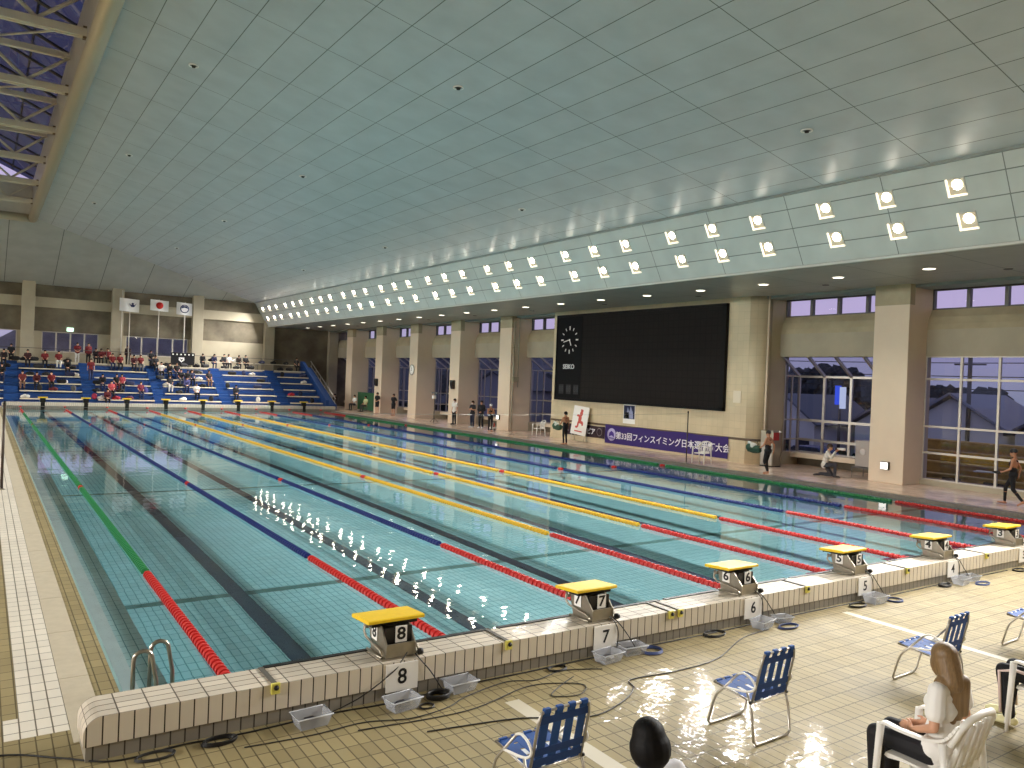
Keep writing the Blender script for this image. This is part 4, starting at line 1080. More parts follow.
make_person((.84, -4.08, DZ), .0, sit2, 'person with black hair and pale shirt, head showing at the bottom edge', H=1.60, voxel=.009, top='dedde2', bottom='22242c', hair='0c0a0a', style='bob', shoes='e4e4e4')
sit3 = dict(P_SIT); sit3.update(hand_lap); sit3.update(anR=(.12, .46, .075), toR=(.13, .61, .03), anL=(-.10, .36, .075), toL=(-.11, .5, .03))
p = make_person((5.98, -4.02, DZ), .03, sit3, 'person in black trousers with a pale side stripe and white and yellow shoes, right edge', H=1.62, voxel=.009, top='1c1d22', top_sleeve='long', bottom='141418', hair='15110f', style='short', shoes='e6dfae')
for q in (-1, 1):
    mb = MB(); a = Vector((q*.178, .43, .50)); b = Vector((q*.165, .41, .12)); mb.tube([Vector((q*.165, .1, .53)), Vector((q*.178, .3, .545)), a, b], .014, 6); mb.build('side_stripe', mat('pale_pink_stripe', 'dcc6c0', rough=.8), p)

# ------------------------------------------------------------------ people on the right deck
def suit_person(loc, rz, pose, label, H, cap=None, hair='14100e', top=True, low='16161a', fem=True, straps=True, band=None, voxel=.013):
    p = make_person(loc, rz, pose, label, H=H, voxel=voxel, bottom=low, bottom_len='long', cap=cap, hair=hair, style='short', fem=fem, suit=True, skin='b98363')
    J, s = skeleton(pose, H)
    if top:
        mb = MB(); P, C = J['pelvis'], J['chest']; W = P.lerp(C, .5)
        mb.cone(P-V(.07, 0, 0)*s, P+V(.07, 0, 0)*s, .109*s, .109*s); mb.cone(W-V(.05, 0, 0)*s, W+V(.05, 0, 0)*s, .095*s, .095*s)
        mb.cone(C-V(.06, -.02, .0)*s, C+V(.06, .02, 0)*s, .098*s, .098*s); mb.cone(P, W, .1*s, .095*s)
        for q in (-1, 1): mb.tube([C+V(q*.08, .08, .06)*s, J['neck']+V(q*.07, .03, .02)*s, C+V(q*.03, -.1, .08)*s], .016*s, 6)
        remesh(mb, 'swimsuit', mat('cloth_16161a', '16161a'), p, voxel, 2)
    if band:
        mb = MB(); P = J['pelvis']; mb.lathe([(.125*s, -.02), (.13*s, 0), (.125*s, .03)], P+V(0, 0, .05)*s, 20); mb.build('waist_bib', mat('bib_'+band, band), p)
    return p
walkL = dict(P_WALK); walkL.update(elL=(-.22, .04, 1.04), wrL=(-.2, .22, .94), haL=(-.19, .29, .92))
suit_person((21.45, 11.25, DZ), .15, dict(P_WALK, **dict(knR=(.1, .1, .47), anR=(.12, .05, .08), toR=(.13, .2, .03), knL=(-.1, .08, .47), anL=(-.14, -.1, .09), toL=(-.15, .04, .03), elL=(-.24, .05, 1.06), wrL=(-.2, .22, .95), haL=(-.2, .28, .92))), 'swimmer in black cap and long black suit beside the steel cabinet, holding a bag', 1.58, cap='1a1a1c')
suit_person((22.45, 3.55, DZ), .25, walkL, 'swimmer in dark cap and black suit walking at the right edge with a fin', 1.64, cap='16161a', voxel=.011, band=None)
suit_person((21.3, 22.95, DZ), .1, dict(P_STAND, **dict(elL=(-.23, .05, 1.05), wrL=(-.22, .2, .93), haL=(-.22, .26, .9))), 'bare-shouldered swimmer with short dark hair carrying a green bag left of the white board', 1.62, hair='17110d', fem=False)
suit_person((22.2, 31.1, DZ), pi*.95, P_ARMS_FOLD, 'swimmer in white cap and black suit standing by the column with the small lit lamp', 1.6, cap='e8e6e2')
# their fins and bags
def fin_bag(loc, rz, lab, c1, c2):
    t = thing('fin_bag', loc, rz, lab, 'bag')
    mb = MB(); mb.cone((0, -.2, -.04), (0, .14, .0), .12, .15, 12); mb.ell((.02, -.05, -.1), (.1, .28, .11)); mb.box(-.1, .1, -.26, .2, -.16, .05, .03); mb.build('bag_body', mat('bag_'+c1, c1, rough=.7), t)
    mb = MB(); mb.cone((-.02, -.1, .1), (0, .18, .16), .05, .06); mb.ell((-.06, .0, .05), (.08, .1, .12)); mb.build('towel', mat('bag_'+c2, c2, rough=.8), t)
    mb = MB(); mb.tube(spline([(0, -.2, .12), (0, -.1, .26), (0, .1, .26), (0, .2, .12)], 5), .012, 6); mb.build('strap', M_BLACK, t)
    return t
fin_bag((21.22, 11.72, 1.02), .15, 'dark green fin bag with a white towel, held by the swimmer beside the steel cabinet', '2f4a3a', 'dcdcd4')
fin_bag((21.1, 23.35, .98), .1, 'green and white bag held by the swimmer left of the white board', '3d5a44', 'c9cfc4')
t = thing('monofin', (22.2, 3.95, 1.0), .25, 'grey-blue monofin held out by the swimmer at the right edge', 'fin')
mb = MB(); mb.prism([(-.06, -.05), (-.3, .38), (-.22, .5), (0, .44), (.22, .5), (.3, .38), (.06, -.05)], 'z', -.012, .012); mb.build('blade', mat('fin_grey', '6f7486', rough=.4), t)
for s in (-1, 1):
    mb = MB(); mb.ell((s*.05, -.08, .02), (.045, .12, .04)); mb.build('foot_pocket', M_BLACK, t)
# photographer kneeling
kneel = dict(pelvis=(0, -.02, .42), chest=(0, .06, .72), neck=(0, .1, .9), head=(0, .15, 1.04), shR=(.165, .08, .86), shL=(-.165, .08, .86),
             elR=(.2, .2, .68), wrR=(.07, .32, .9), haR=(.03, .36, .95), elL=(-.2, .2, .68), wrL=(-.07, .34, .88), haL=(-.03, .38, .93),
             hipR=(.085, 0, .40), hipL=(-.085, 0, .40), knR=(.12, .36, .46), anR=(.12, .33, .075), toR=(.12, .47, .03), knL=(-.12, .22, .08), anL=(-.1, -.2, .08), toL=(-.1, -.33, .04))
make_person((23.1, 10.05, DZ), -2.6, kneel, 'photographer in a white shirt kneeling on the deck in front of the window', H=1.66, voxel=.013, top='dad5cc', top_sleeve='long', bottom='3a3a42', hair='3a2a20', style='short', shoes='2a2326', fem=False)
t = thing('camera', (23.1, 10.05, DZ), -2.6, 'camera with a white telephoto lens held by the kneeling photographer', 'camera')
mb = MB(); mb.box(-.07, .07, .32, .38, .97, 1.07, .01); mb.build('camera_body', M_BLACK, t)
mb = MB(); mb.lathe([(.035, .38), (.038, .5), (.05, .55), (.05, .66)], (0, 0, 1.02), 14, 'y'); mb.build('lens', M_WHITEPL, t)
# officials and helpers along the wall
make_person((23.3, 37.2, DZ), 1.9, P_STAND, 'official in white polo shirt and black trousers standing between two columns', H=1.68, top='ddd9d2', bottom='17181e', shoes='22222a', mask=True, fem=False)
make_person((23.1, 34.6, DZ), 1.8, P_ARMS_FOLD, 'person in black T-shirt and navy trousers with a face mask, left of the pair', H=1.66, top='1c1c22', bottom='20243a', shoes='e8e8e8', mask=True, fem=False)
make_person((23.3, 33.9, DZ), 2.2, P_HANDS_FRONT, 'person in all black with white shoes, right of the pair by the window', H=1.70, top='15151a', top_sleeve='long', bottom='15161c', shoes='ececec', fem=False)
make_person((23.3, 49.2, DZ), 2.0, P_HANDS_FRONT, 'person in black T-shirt and black shorts standing right of the green board', H=1.66, top='17171b', bottom='141418', bottom_len='short', fem=False)
make_person((23.3, 46.3, DZ), 2.0, P_BEHIND, 'person in black with hands behind the back standing in front of the window bench', H=1.66, top='17171b', bottom='15151b', bottom_len='short', fem=False)
make_person((23.6, 54.4, DZ), 1.9, dict(P_SIT), 'person in a white shirt seated in front of the green board', H=1.6, top='dfe0da', bottom='33363c', voxel=.016, fem=False, shoes='3a3a3a')
make_person((23.5, 51.9, DZ), 1.9, dict(P_SIT), 'person in a pale yellow top seated in front of the green board', H=1.6, top='c9cf9c', bottom='4b4f4c', voxel=.016, shoes='3a3a3a')
make_person((22.5, 56.0, DZ), 2.2, dict(P_SIT), 'person in brown seated at the foot of the blue stand handrail', H=1.6, top='4a3524', bottom='2c3326', voxel=.016, top_sleeve='long')
for (x, y) in ((23.6, 54.4), (23.5, 51.9), (22.5, 56.0)):
    t = thing('stool', (x+.05, y-.02, DZ), 2.0, {54.4: 'low grey stool under the person in white by the green board', 51.9: 'low grey stool under the person in pale yellow by the green board', 56.0: 'low grey stool under the brown-clad person by the blue stand'}[y], 'stool')
    mb = MB(); mb.lathe([(.14, .37), (.16, .38), (.16, .40), (.0, .405)], (0, 0, 0), 14); mb.build('seat', mat('grey_plastic', '7d7d7d'), t)
    for k in range(4):
        mb = MB(); a = k*pi/2+.4; mb.tube([(.16*cos(a), .16*sin(a), 0), (.12*cos(a), .12*sin(a), .38)], .012, 6); mb.build('leg', MATS['grey_plastic'], t)
t = thing('green_board', (24.3, 53.3, DZ), 0, 'dark green board standing on the far deck behind two seated people', 'board')
mb = MB(); mb.box(0, .05, -2.1, 2.1, .05, 1.5, .01); mb.build('panel', mat('dark_green_cloth', '2c5a3a', rough=.8), t)
for y in (-1.7, .7):
    mb = MB(); mb.box(-.2, .25, y-.03, y+.03, 0, .06); mb.build('foot', M_ALU, t)
# small bottle trolley beside the white-capped swimmer
t = thing('cleaning_cart', (22.9, 31.9, DZ), .2, 'small white and red cart left of the white-capped swimmer', 'cart')
mb = MB(); mb.box(-.2, .2, -.15, .15, .12, .2, .02); mb.build('tray', M_WHITEPL, t)
mb = MB(); mb.lathe([(.06, .2), (.07, .25), (.07, .5), (.03, .58), (.03, .62)], (-.08, 0, 0), 12); mb.build('canister', M_WHITEPL, t)
mb = MB(); mb.lathe([(.05, .2), (.06, .25), (.06, .4), (.02, .46)], (.08, 0, 0), 12); mb.build('bottle', mat('red_bottle', 'b0463a'), t)
mb = MB(); mb.tube([(-.2, 0, .2), (-.25, 0, .85), (-.25, .0, .9)], .012); mb.build('handle', M_ALU, t)
for s in (-1, 1):
    mb = MB(); mb.lathe([(.06, -.015), (.06, .015)], (.0, s*.15, .06), 12, 'y'); mb.build('wheel', M_BLACK, t)

# ------------------------------------------------------------------ scoreboard
t = thing('scoreboard', (COLX-.05, 0, 0), 0, 'large black electronic scoreboard with an analogue clock on its left panel', 'scoreboard')
ya, yb, yc = 15.3, 24.7, 26.85; za, zb = 2.25, 6.62
mb = MB(); f = .12
for (a, b, c, d) in ((ya-.1, yc, zb-.06, zb+.06), (ya-.1, yc, za-.08, za+.06), (ya-.1, ya+.12, za, zb), (yc-.08, yc, za, zb)): mb.box(-.16, .02, a, b, c, d)
mb.build('frame', mat('scoreboard_frame', '0f0e0e', rough=.6, spec=.2), t)
mb = MB(); mb.box(-.12, .02, ya+.1, yb, za+.04, zb-.04)
mb.build('display_panel', tile_mat('led_panel', '1d1918', '131110', .32, .32, plane='yz', mortar=.02, rough=.7, spec=.15, bumpy=0, var=.06), t)
mb = MB(); mb.box(-.13, .02, yb, yc-.06, za+.04, zb-.04); cp = mb.build('clock_panel', mat('clock_panel_black', '0b0b0e', rough=.6, spec=.15), t)
cy_, cz_ = 25.72, 5.35; RC = .62
for k in range(12):
    a = k*pi/6; L = .2 if k % 3 == 0 else .15; wd = .075 if k % 3 == 0 else .055
    mb = MB(); mb.obox((-.136, cy_+RC*sin(-a), cz_+RC*cos(a)), (.008, wd, L), Matrix.Rotation(-a*-1, 3, 'X')); mb.build('hour_mark', M_PAPER, cp)
def hand(ang, L, w, nm):
    mb = MB(); c = Vector((-.142, cy_-sin(ang)*L*.4, cz_+cos(ang)*L*.4)); mb.obox(c, (.006, w, L), Matrix.Rotation(ang, 3, 'X')); mb.build(nm, M_PAPER, cp)
hand(radians(155), .36, .06, 'hour_hand'); hand(radians(258), .58, .045, 'minute_hand')
mb = MB(); mb.lathe([(.05, -.15), (.05, -.13)], (0, cy_, cz_), 12, 'x'); mb.build('clock_hub', M_PAPER, cp)
text_part('maker_name', 'SEIKO', .34, mat('clock_text', 'c9c9c9', rough=.5), cp, facing((-.135, 25.72, 3.93), (-1, 0, 0)), ext=.004, bold=.008, squeeze=1.05)
for k in range(3):
    mb = MB(); y = 25.05+.62*k; mb.box(-.135, -.13, y-.2, y+.2, 2.5, 3.0); mb.build('digit_window', mat('dark_digit_window', '161619', rough=.6), cp)
    text_part('digit_pair', '88', .42, mat('unlit_digits', '2b2b2f', rough=.5), cp, facing((-.137, y, 2.75), (-1, 0, 0)), ext=.002)

# banners and boards on the scoreboard wall
t = thing('banner', (COLX-.07, 0, 0), 0, 'purple banner with white Japanese lettering and a round emblem on the scoreboard wall', 'banner')
def cloth_panel(y0, y1, z0, z1, sag, ny=40, nz=4, x=-.0, wave=.012):
    mb = MB(); g = []
    for i in range(ny+1):
        u = i/ny; y = y0+(y1-y0)*u; row = []
        for j in range(nz+1):
            v = j/nz; z = z0+(z1-z0)*v - sag*abs(sin(u*pi*3))*v
            row.append(mb.bm.verts.new((x-.01+wave*sin(u*23+v*2), y, z)))
        g.append(row)
    back = [[mb.bm.verts.new(v.co+Vector((.006, 0, 0))) for v in row] for row in g]
    for i in range(ny):
        for j in range(nz):
            mb.bm.faces.new((g[i][j], g[i][j+1], g[i+1][j+1], g[i+1][j])); mb.bm.faces.new((back[i][j], back[i+1][j], back[i+1][j+1], back[i][j+1]))
    for i in range(ny):
        mb.bm.faces.new((g[i][0], g[i+1][0], back[i+1][0], back[i][0])); mb.bm.faces.new((g[i][nz], back[i][nz], back[i+1][nz], g[i+1][nz]))
    return mb
b1 = cloth_panel(14.95, 22.7, .2, 1.12, .05).build('banner_cloth', mat('purple_cloth', '35236a', rough=.75), t)
wht = mat('banner_white', 'ece9f2', rough=.7)
text_part('lettering', '第33回フィンスイミング日本選手権大会', .385, wht, b1, facing((-.034, 18.35, .6), (-1, 0, 0)), ext=.003, bold=.004, squeeze=1.02)
mb = MB(); mb.lathe([(.0, -.03), (.31, -.03), (.31, -.024)], (0, 22.2, .64), 28, 'x'); e = mb.build('emblem', mat('emblem_lilac', 'b9b3dc', rough=.7), b1)
mb = MB(); mb.prism([(22.2-.2, .52), (22.2-.16, .72), (22.2, .82), (22.2+.16, .72), (22.2+.2, .52), (22.2, .6)], 'x', -.036, -.03); mb.build('emblem_mark', mat('purple_mark', '4b3590', rough=.7), e)
mb = MB(); mb.box(-.037, -.03, 22.02, 22.38, .44, .49); mb.build('emblem_mark', MATS['purple_mark'], e)
t = thing('banner', (COLX-.07, 0, 0), 0, 'dark banner with white lettering partly behind the white board with a red figure', 'banner')
b2 = cloth_panel(22.75, 26.1, .38, .98, .02, 20).build('banner_cloth', mat('dark_plum_cloth', '35252f', rough=.75), t)
text_part('lettering', 'トピア', .34, wht, b2, facing((-.034, 23.95, .66), (-1, 0, 0)), ext=.003, bold=.008)
mb = MB(); mb.lathe([(.17, -.034), (.2, -.034), (.2, -.028), (.17, -.028)], (0, 23.12, .68), 20, 'x', cap=False); mb.build('ring_mark', mat('grey_mark', '8d8288'), b2)
text_part('lettering', 'ル', .3, wht, b2, facing((-.034, 25.75, .62), (-1, 0, 0)), ext=.003)
t = thing('sign_board', (COLX-.4, 24.55, DZ), 0, 'white board with a red rearing figure leaning before the scoreboard wall', 'sign')
L = Matrix.Rotation(.1, 4, 'Y')
mb = MB(); mb.box(0, .03, -.62, .62, .35, 1.82, .004)
bmesh.ops.transform(mb.bm, matrix=L @ Matrix.Rotation(radians(4), 4, 'X'), verts=mb.bm.verts); pb = mb.build('panel', M_PAPER, t)
mb = MB()
RT = L @ Matrix.Rotation(radians(4), 4, 'X')
for (y, z, ry, rz_) in ((.0, 1.18, .13, .25), (-.06, 1.45, .12, .14), (-.1, 1.6, .09, .07), (.14, 1.33, .16, .06), (-.16, 1.0, .13, .08), (-.25, .93, .07, .1), (.1, .88, .07, .16), (.2, .74, .1, .06), (-.02, 1.62, .05, .06)): mb.ell((-.004, y, z), (.006, ry, rz_), seg=14, ring=8)
mb.box(-.006, -.001, -.3, .3, .5, .56)
bmesh.ops.transform(mb.bm, matrix=RT, verts=mb.bm.verts)
mb.build('red_figure', mat('red_print', 'c8554c', rough=.6), pb)
for y in (-.5, .5):
    mb = MB(); mb.tube([(.05, y, .4), (.05, y, 0), (.28, y, 0), (.22, y, 1.2)], .015, 6); mb.build('stand_leg', M_ALU, t)
t = thing('poster', (COLX-.04, 21.05, 1.7), 0, 'small white poster with a dark picture taped below the scoreboard', 'poster')
mb = MB(); mb.box(-.008, 0, -.42, .42, -.45, .5); mb.build('sheet', M_PAPER, t)
mb = MB(); mb.box(-.012, -.007, -.38, .38, -.22, .42); pc = mb.build('picture', mat('poster_navy', '1c2446'), t)
mb = MB(); mb.prism([(-.3, -.2), (-.25, .1), (-.1, .4), (.0, .1), (.1, .35), (.2, -.1), (.1, -.2)], 'x', -.014, -.011); mb.build('picture_figure', mat('poster_light', '8d93b4'), pc)
mb = MB(); mb.box(-.014, -.011, .0, .3, -.2, .1); mb.build('picture_figure', M_INK, pc)
t = thing('wall_notice', (COLX-.05, 14.6, 2.8), 0, 'small blank white notice on the tiled wall right of the scoreboard', 'notice')
mb = MB(); mb.box(-.01, .01, -.2, .2, -.25, .25, .003); mb.build('sheet', mat('notice_white', 'ddd2bd', rough=.6), t)

# steel cabinet, grey cabinet, lamps, loudspeakers, clock
t = thing('steel_cabinet', (23.98, 13.1, DZ), 0, 'stainless steel cabinet with a red sign beside the rounded wall corner', 'cabinet')
mb = MB(); mb.box(-.25, .25, -.3, .3, 0.04, 1.42, .01); mb.build('body', M_STEEL, t)
mb = MB(); mb.box(-.26, -.25, -.26, .26, .08, .95); mb.build('door', M_ALU, t)
mb = MB(); mb.box(-.24, .1, -.31, -.3, 1.05, 1.36); mb.build('red_sign', mat('red_sign', 'a8322c', rough=.5), t)
mb = MB(); mb.lathe([(.0, 0), (.05, 0), (.05, .06), (.0, .08)], (.1, -.34, 1.36), 12); mb.build('lamp', M_PAPER, t)
mb = MB(); mb.box(-.28, .28, -.28, .28, 0, .04); mb.build('plinth', M_BLACK, t)
t = thing('pa_cabinet', (24.3, 9.15, DZ), 0, 'grey equipment cabinet on a low trolley beside the column with the small lamp', 'cabinet')
mb = MB(); mb.box(-.32, .28, -.25, .3, .42, 1.35, .015); mb.build('body', mat('light_grey_metal', 'a39a94', rough=.5), t)
mb = MB(); mb.ell((-.33, 0, .95), (.02, .12, .12)); mb.build('gauge', mat('grey_light', 'bdb6b2'), t)
mb = MB(); mb.box(-.4, .35, -.32, .38, .36, .4)
mb.build('shelf', M_DKFRAME, t)
for (a, b) in ((-.38, -.3), (-.38, .36), (.33, -.3), (.33, .36)):
    mb = MB(); mb.tube([(a, b, .0), (a, b, .36)], .015, 6); mb.build('leg', M_DKFRAME, t)
M_GLOWBOX = emit_mat('lit_white_face', 'fffaf2', 2.2)
def wall_lamp(y, z, lab):
    t = thing('wall_lamp', (COLX, y, z), 0, lab, 'lamp')
    mb = MB(); mb.box(-.09, 0, -.15, .15, -.14, .14, .008); mb.build('housing', M_DKGREY, t)
    mb = MB(); mb.box(-.1, -.088, -.125, .135, -.12, .12, .004); mb.build('lit_face', M_GLOWBOX, t)
wall_lamp(8.12, .69, 'small square lit lamp low on the big column near the right edge')
wall_lamp(32.55, .85, 'small square lit lamp low on the column behind the white-capped swimmer')
def speaker(y, z, lab):
    t = thing('loudspeaker', (COLX-.02, y, z), 0, lab, 'loudspeaker')
    mb = MB(); mb.prism([(-.12, -.28), (-.22, .05), (-.2, .3), (.0, .3), (.0, -.28)], 'y', -.16, .16); mb.build('cabinet', M_DKGREY, t)
    mb = MB(); mb.box(-.03, .02, -.05, .05, -.05, .1); mb.build('bracket', M_BLACK, t)
speaker(38.1, 2.65, 'black loudspeaker on the column left of the official in white')
speaker(50.2, 2.5, 'black loudspeaker on the column beside the green board')
t = thing('wall_clock', (COLX-.01, 44.2, 3.57), 0, 'round white wall clock on a column of the right wall', 'clock')
mb = MB(); mb.lathe([(.0, -.05), (.34, -.05), (.37, -.03), (.37, 0)], (0, 0, 0), 28, 'x'); mb.build('face', M_PAPER, t)
mb = MB(); mb.tube([(-.055, .36*cos(k*pi/12), .36*sin(k*pi/12)) for k in range(24)], .018, 6, closed=True); mb.build('rim', M_DKGREY, t)
mb = MB(); mb.obox((-.058, 0, .1), (.006, .03, .2)); mb.obox((-.058, .06, -.05), (.006, .14, .03)); mb.build('hands', M_INK, t)
t = thing('drain_pipe', (COLX+.15, 31.42, 0), 0, 'thin vertical pipe on the column left of the scoreboard wall', 'pipe')
mb = MB(); mb.tube([(0, 0, DZ), (0, 0, 6.88)], .04, 8); mb.tube([(.35, 0, DZ+2.6), (.35, 0, 6.88)], .025, 6); mb.build('pipe', M_CONC_L, t)
mb = MB(); mb.box(-.05, .4, -.04, .06, 3.0, 3.3); mb.box(-.05, .05, -.04, .06, 5, 5.05); mb.build('bracket', M_BEIGE_DK, t)
# false start posts and line
for (x, y, lab) in ((-1.66, 14.66, 'slim dark post on the left deck at the picture edge'), (21.15, 14.9, 'slim dark post on the right deck in front of the purple banner')):
    t = thing('line_post', (x, y, DZ), 0, lab, 'post')
    mb = MB(); mb.tube([(0, 0, 0.02), (0, 0, 1.98)], .022 if x > 0 else .03, 8); mb.build('pole', mat('dark_bronze_pole', '4a4038', rough=.4, metal=.4), t)
    mb = MB(); mb.lathe([(.07, 0), (.07, .02), (.03, .03)], (0, 0, 0), 14); mb.build('base', M_STEEL, t)
    mb = MB(); mb.tube([(0, 0, 1.98), (0, 0, 2.06)], .03, 8); mb.build('cap', M_BLACK, t)
t = thing('false_start_line', (0, 0, 0), 0, 'thin line stretched across the pool between the two slim posts', 'rope')
mb = MB(); mb.tube([(-1.66+(22.81)*k/12, 14.66+.24*k/12, 2.06-.12*(1-((k-6)/6)**2)) for k in range(13)], .004, 5); mb.build('line', M_CABLE, t)
t = thing('equipment_stand', (22.9, 39.2, DZ), 0, 'tall thin pole stand with small white boxes in front of the window', 'stand')
mb = MB(); mb.tube([(0, 0, 0), (0, 0, 2.0)], .025, 8); mb.build('pole', M_DKGREY, t)
mb = MB(); mb.box(-.15, .05, -.12, .12, 1.55, 1.8, .02); mb.build('box', M_WHITEPL, t)
mb = MB(); mb.box(-.1, .1, -.3, .3, 1.9, 2.0, .02); mb.build('crossbar', M_DKFRAME, t)
for k in range(3):
    mb = MB(); a = k*2.09; mb.tube([(0, 0, .3), (.3*cos(a), .3*sin(a), .01)], .014, 6); mb.build('leg', M_DKGREY, t)
# soffit downlights, ceiling vents and detectors
M_DOWN = emit_mat('downlight_glow', 'fff3dc', 6.0)
first = thing('downlight', (20.85, 2.45, 6.9))
mb = MB(); mb.lathe([(.0, -.02), (.17, -.02), (.17, 0)], (0, 0, 0), 18); mb.build('lamp', M_DOWN, first)
mb = MB(); mb.lathe([(.172, -.022), (.205, -.015), (.205, 0), (.172, 0)], (0, 0, 0), 18, cap=False); mb.build('trim_ring', M_WHITEPL, first)
ld = bpy.data.lights.new('downlight_beam', 'SPOT'); ld.energy = 220; ld.spot_size = radians(110); ld.spot_blend = .6; ld.shadow_soft_size = .1; ld.color = (1, .93, .82)
lo = bpy.data.objects.new('downlight_beam', ld); COL.objects.link(lo); lo.parent = first; lo.location = (0, 0, -.08)
k = 0
for y in [2.45+2.97*i for i in range(-4, 20)]:
    o = first if k == 0 else copy_tree(first); o.location = (20.95, y, 6.9); k += 1
    tag(o, ('round recessed downlight in the grey soffit, %s from the right edge' % ORD[k-6]) if k >= 6 else 'round recessed downlight in the soffit beyond the right edge of the picture', 'light', 'soffit downlights')
first = thing('soffit_vent'); mb = MB(); mb.lathe([(.0, -.01), (.1, -.02), (.13, 0)], (0, 0, 0), 16); mb.build('grille', M_DKFRAME, first)
for i, y in enumerate([3.9+5.94*j for j in range(9)]):
    o = first if i == 0 else copy_tree(first); o.location = (22.4, y, 6.9); tag(o, 'small round dark vent in the soffit, %s from the right edge' % ORD[i], 'vent', 'soffit vents')
first = thing('ceiling_detector'); mb = MB(); mb.lathe([(.0, -.07), (.05, -.06), (.06, -.02), (.1, 0)], (0, 0, 0), 14); mb.build('dome', M_DKGREY, first)
mb = MB(); mb.tube([(.13*cos(k*pi/8), .13*sin(k*pi/8), -.01) for k in range(16)], .02, 6, closed=True); mb.build('ring', M_PAPER, first)
i = 0
for x, ys in ((2.68, (17.15, 29.15, 41.3)), (8.04, (11.1, 23.2, 35.2, 47.2)), (14.36, (5., 17.2, 29.2, 41.2))):
    for y in ys:
        o = first if i == 0 else copy_tree(first); o.location = (x, y, zmain(x)-.005); i += 1
        tag(o, 'small round detector on the panelled ceiling, %s from the camera in the %s line' % (ORD[ys.index(y)], {2.68: 'left', 8.04: 'middle', 14.36: 'right'}[x]), 'detector', 'ceiling detectors')

# ------------------------------------------------------------------ spectator stand
SB = [(-12.6, -5.4), (-5.0, -.85), (-.05, 3.8), (4.6, 8.35), (9.1, 13.0), (13.8, 17.45), (18.25, 20.95)]
NR = 6
def row(i): return 54.6+.9*i, .62+.5*i
def build_stand():
    t = thing('spectator_stand', (0, 0, 0), 0, 'blue stepped spectator stand with cream bench planks behind the far end of the pool', 'stand')
    mb = MB()
    poly = [(54.3, DZ)]
    for i in range(NR):
        y, z = row(i); poly += [(54.3+.9*i, .42+.5*i), (54.3+.9*(i+1), .42+.5*i)]
    poly += [(59.7, 2.95), (60.2, 2.95), (60.2, DZ)]
    # remove duplicate
    mb.prism(poly, 'x', -12.6, 21.0); mb.build('stepped_base', M_BLUE, t)
    for (a, b) in ((-5.4, -5.0), (-.85, -.05), (3.8, 4.6), (8.35, 9.1), (13.0, 13.8), (17.45, 18.25)):
        mb = MB(); P = [(54.2, DZ)]
        for i in range(12): P += [(54.2+.45*i, .35+.25*i), (54.2+.45*(i+1), .35+.25*i)]
        P += [(59.6, DZ)]
        mb.prism(P, 'x', a, b); mb.build('stair_flight', mat('blue_stair', '1c4886', rough=.5), t)
    for (a, b) in SB:
        for i in range(NR):
            y, z = row(i); mb = MB(); mb.box(a+.08, b-.05, y-.22, y+.2, z-.075, z, .004)
            mb.build('bench_plank', M_CREAM, t)
    mb = MB(); mb.prism([(54.0, DZ), (54.0, .9), (60.2, 4.0), (60.6, 4.0), (60.6, DZ)], 'x', 21.0, 21.25); mb.build('end_stringer', M_BLUE, t)
    mb = MB(); mb.prism([(54.0, DZ), (54.0, .5), (60.2, 3.5), (60.6, 3.5), (60.6, DZ)], 'x', 21.25, 21.9); mb.build('end_ramp', mat('blue_ramp', '193f7c', rough=.5), t)
    for dz in (.55, .95):
        mb = MB(); mb.tube([(21.85, 54.1, .5+dz-.45), (21.85, 60.3, 3.5+dz-.4)], .03, 8); mb.build('handrail', M_ALU, t)
    for k in range(6):
        mb = MB(); y = 54.3+1.15*k; z = .5+(y-54)*.484; mb.tube([(21.85, y, z-.1), (21.85, y, z+.55)], .02, 6); mb.build('rail_post', M_ALU, t)
    # top walkway
    mb = MB(); mb.box(HX0, 22.0, 60.2, HY1, DZ, 3.05); structure('floor_walkway', mb, M_CONC_L)
    mb = MB(); mb.box(-12, 20.6, 61.2, 61.25, 4.1, 4.15)
    t2 = thing('walkway_railing', (0, 0, 0), 0, 'thin grey railing along the walkway above the blue stand', 'railing')
    mb2 = MB(); mb2.box(-12, 20.6, 60.30, 60.34, 4.05, 4.09); mb2.build('top_rail', M_DKFRAME, t2); mb.bm.free()
    for k in range(12):
        mb = MB(); x = -12+2.96*k; mb.tube([(x, 60.32, 3.05), (x, 60.32, 4.07)], .018, 6); mb.build('rail_post', M_DKFRAME, t2)
    for (x0, x1, lab) in ((13.2, 16.9, 'long cream table with dark bags on the walkway, left one of the two'), (17.2, 20.4, 'long cream table on the walkway at the right end of the stand')):
        t3 = thing('long_table', ((x0+x1)/2, 60.75, 3.05), 0, lab, 'table'); w = (x1-x0)/2
        mb = MB(); mb.box(-w, w, -.3, .3, .55, .6, .01); mb.build('table_top', M_CREAM, t3)
        for (a, b) in ((-w+.1, -.25), (w-.1, -.25), (-w+.1, .25), (w-.1, .25)):
            mb = MB(); mb.tube([(a, b, 0), (a, b, .55)], .02, 6); mb.build('leg', M_DKFRAME, t3)
build_stand()

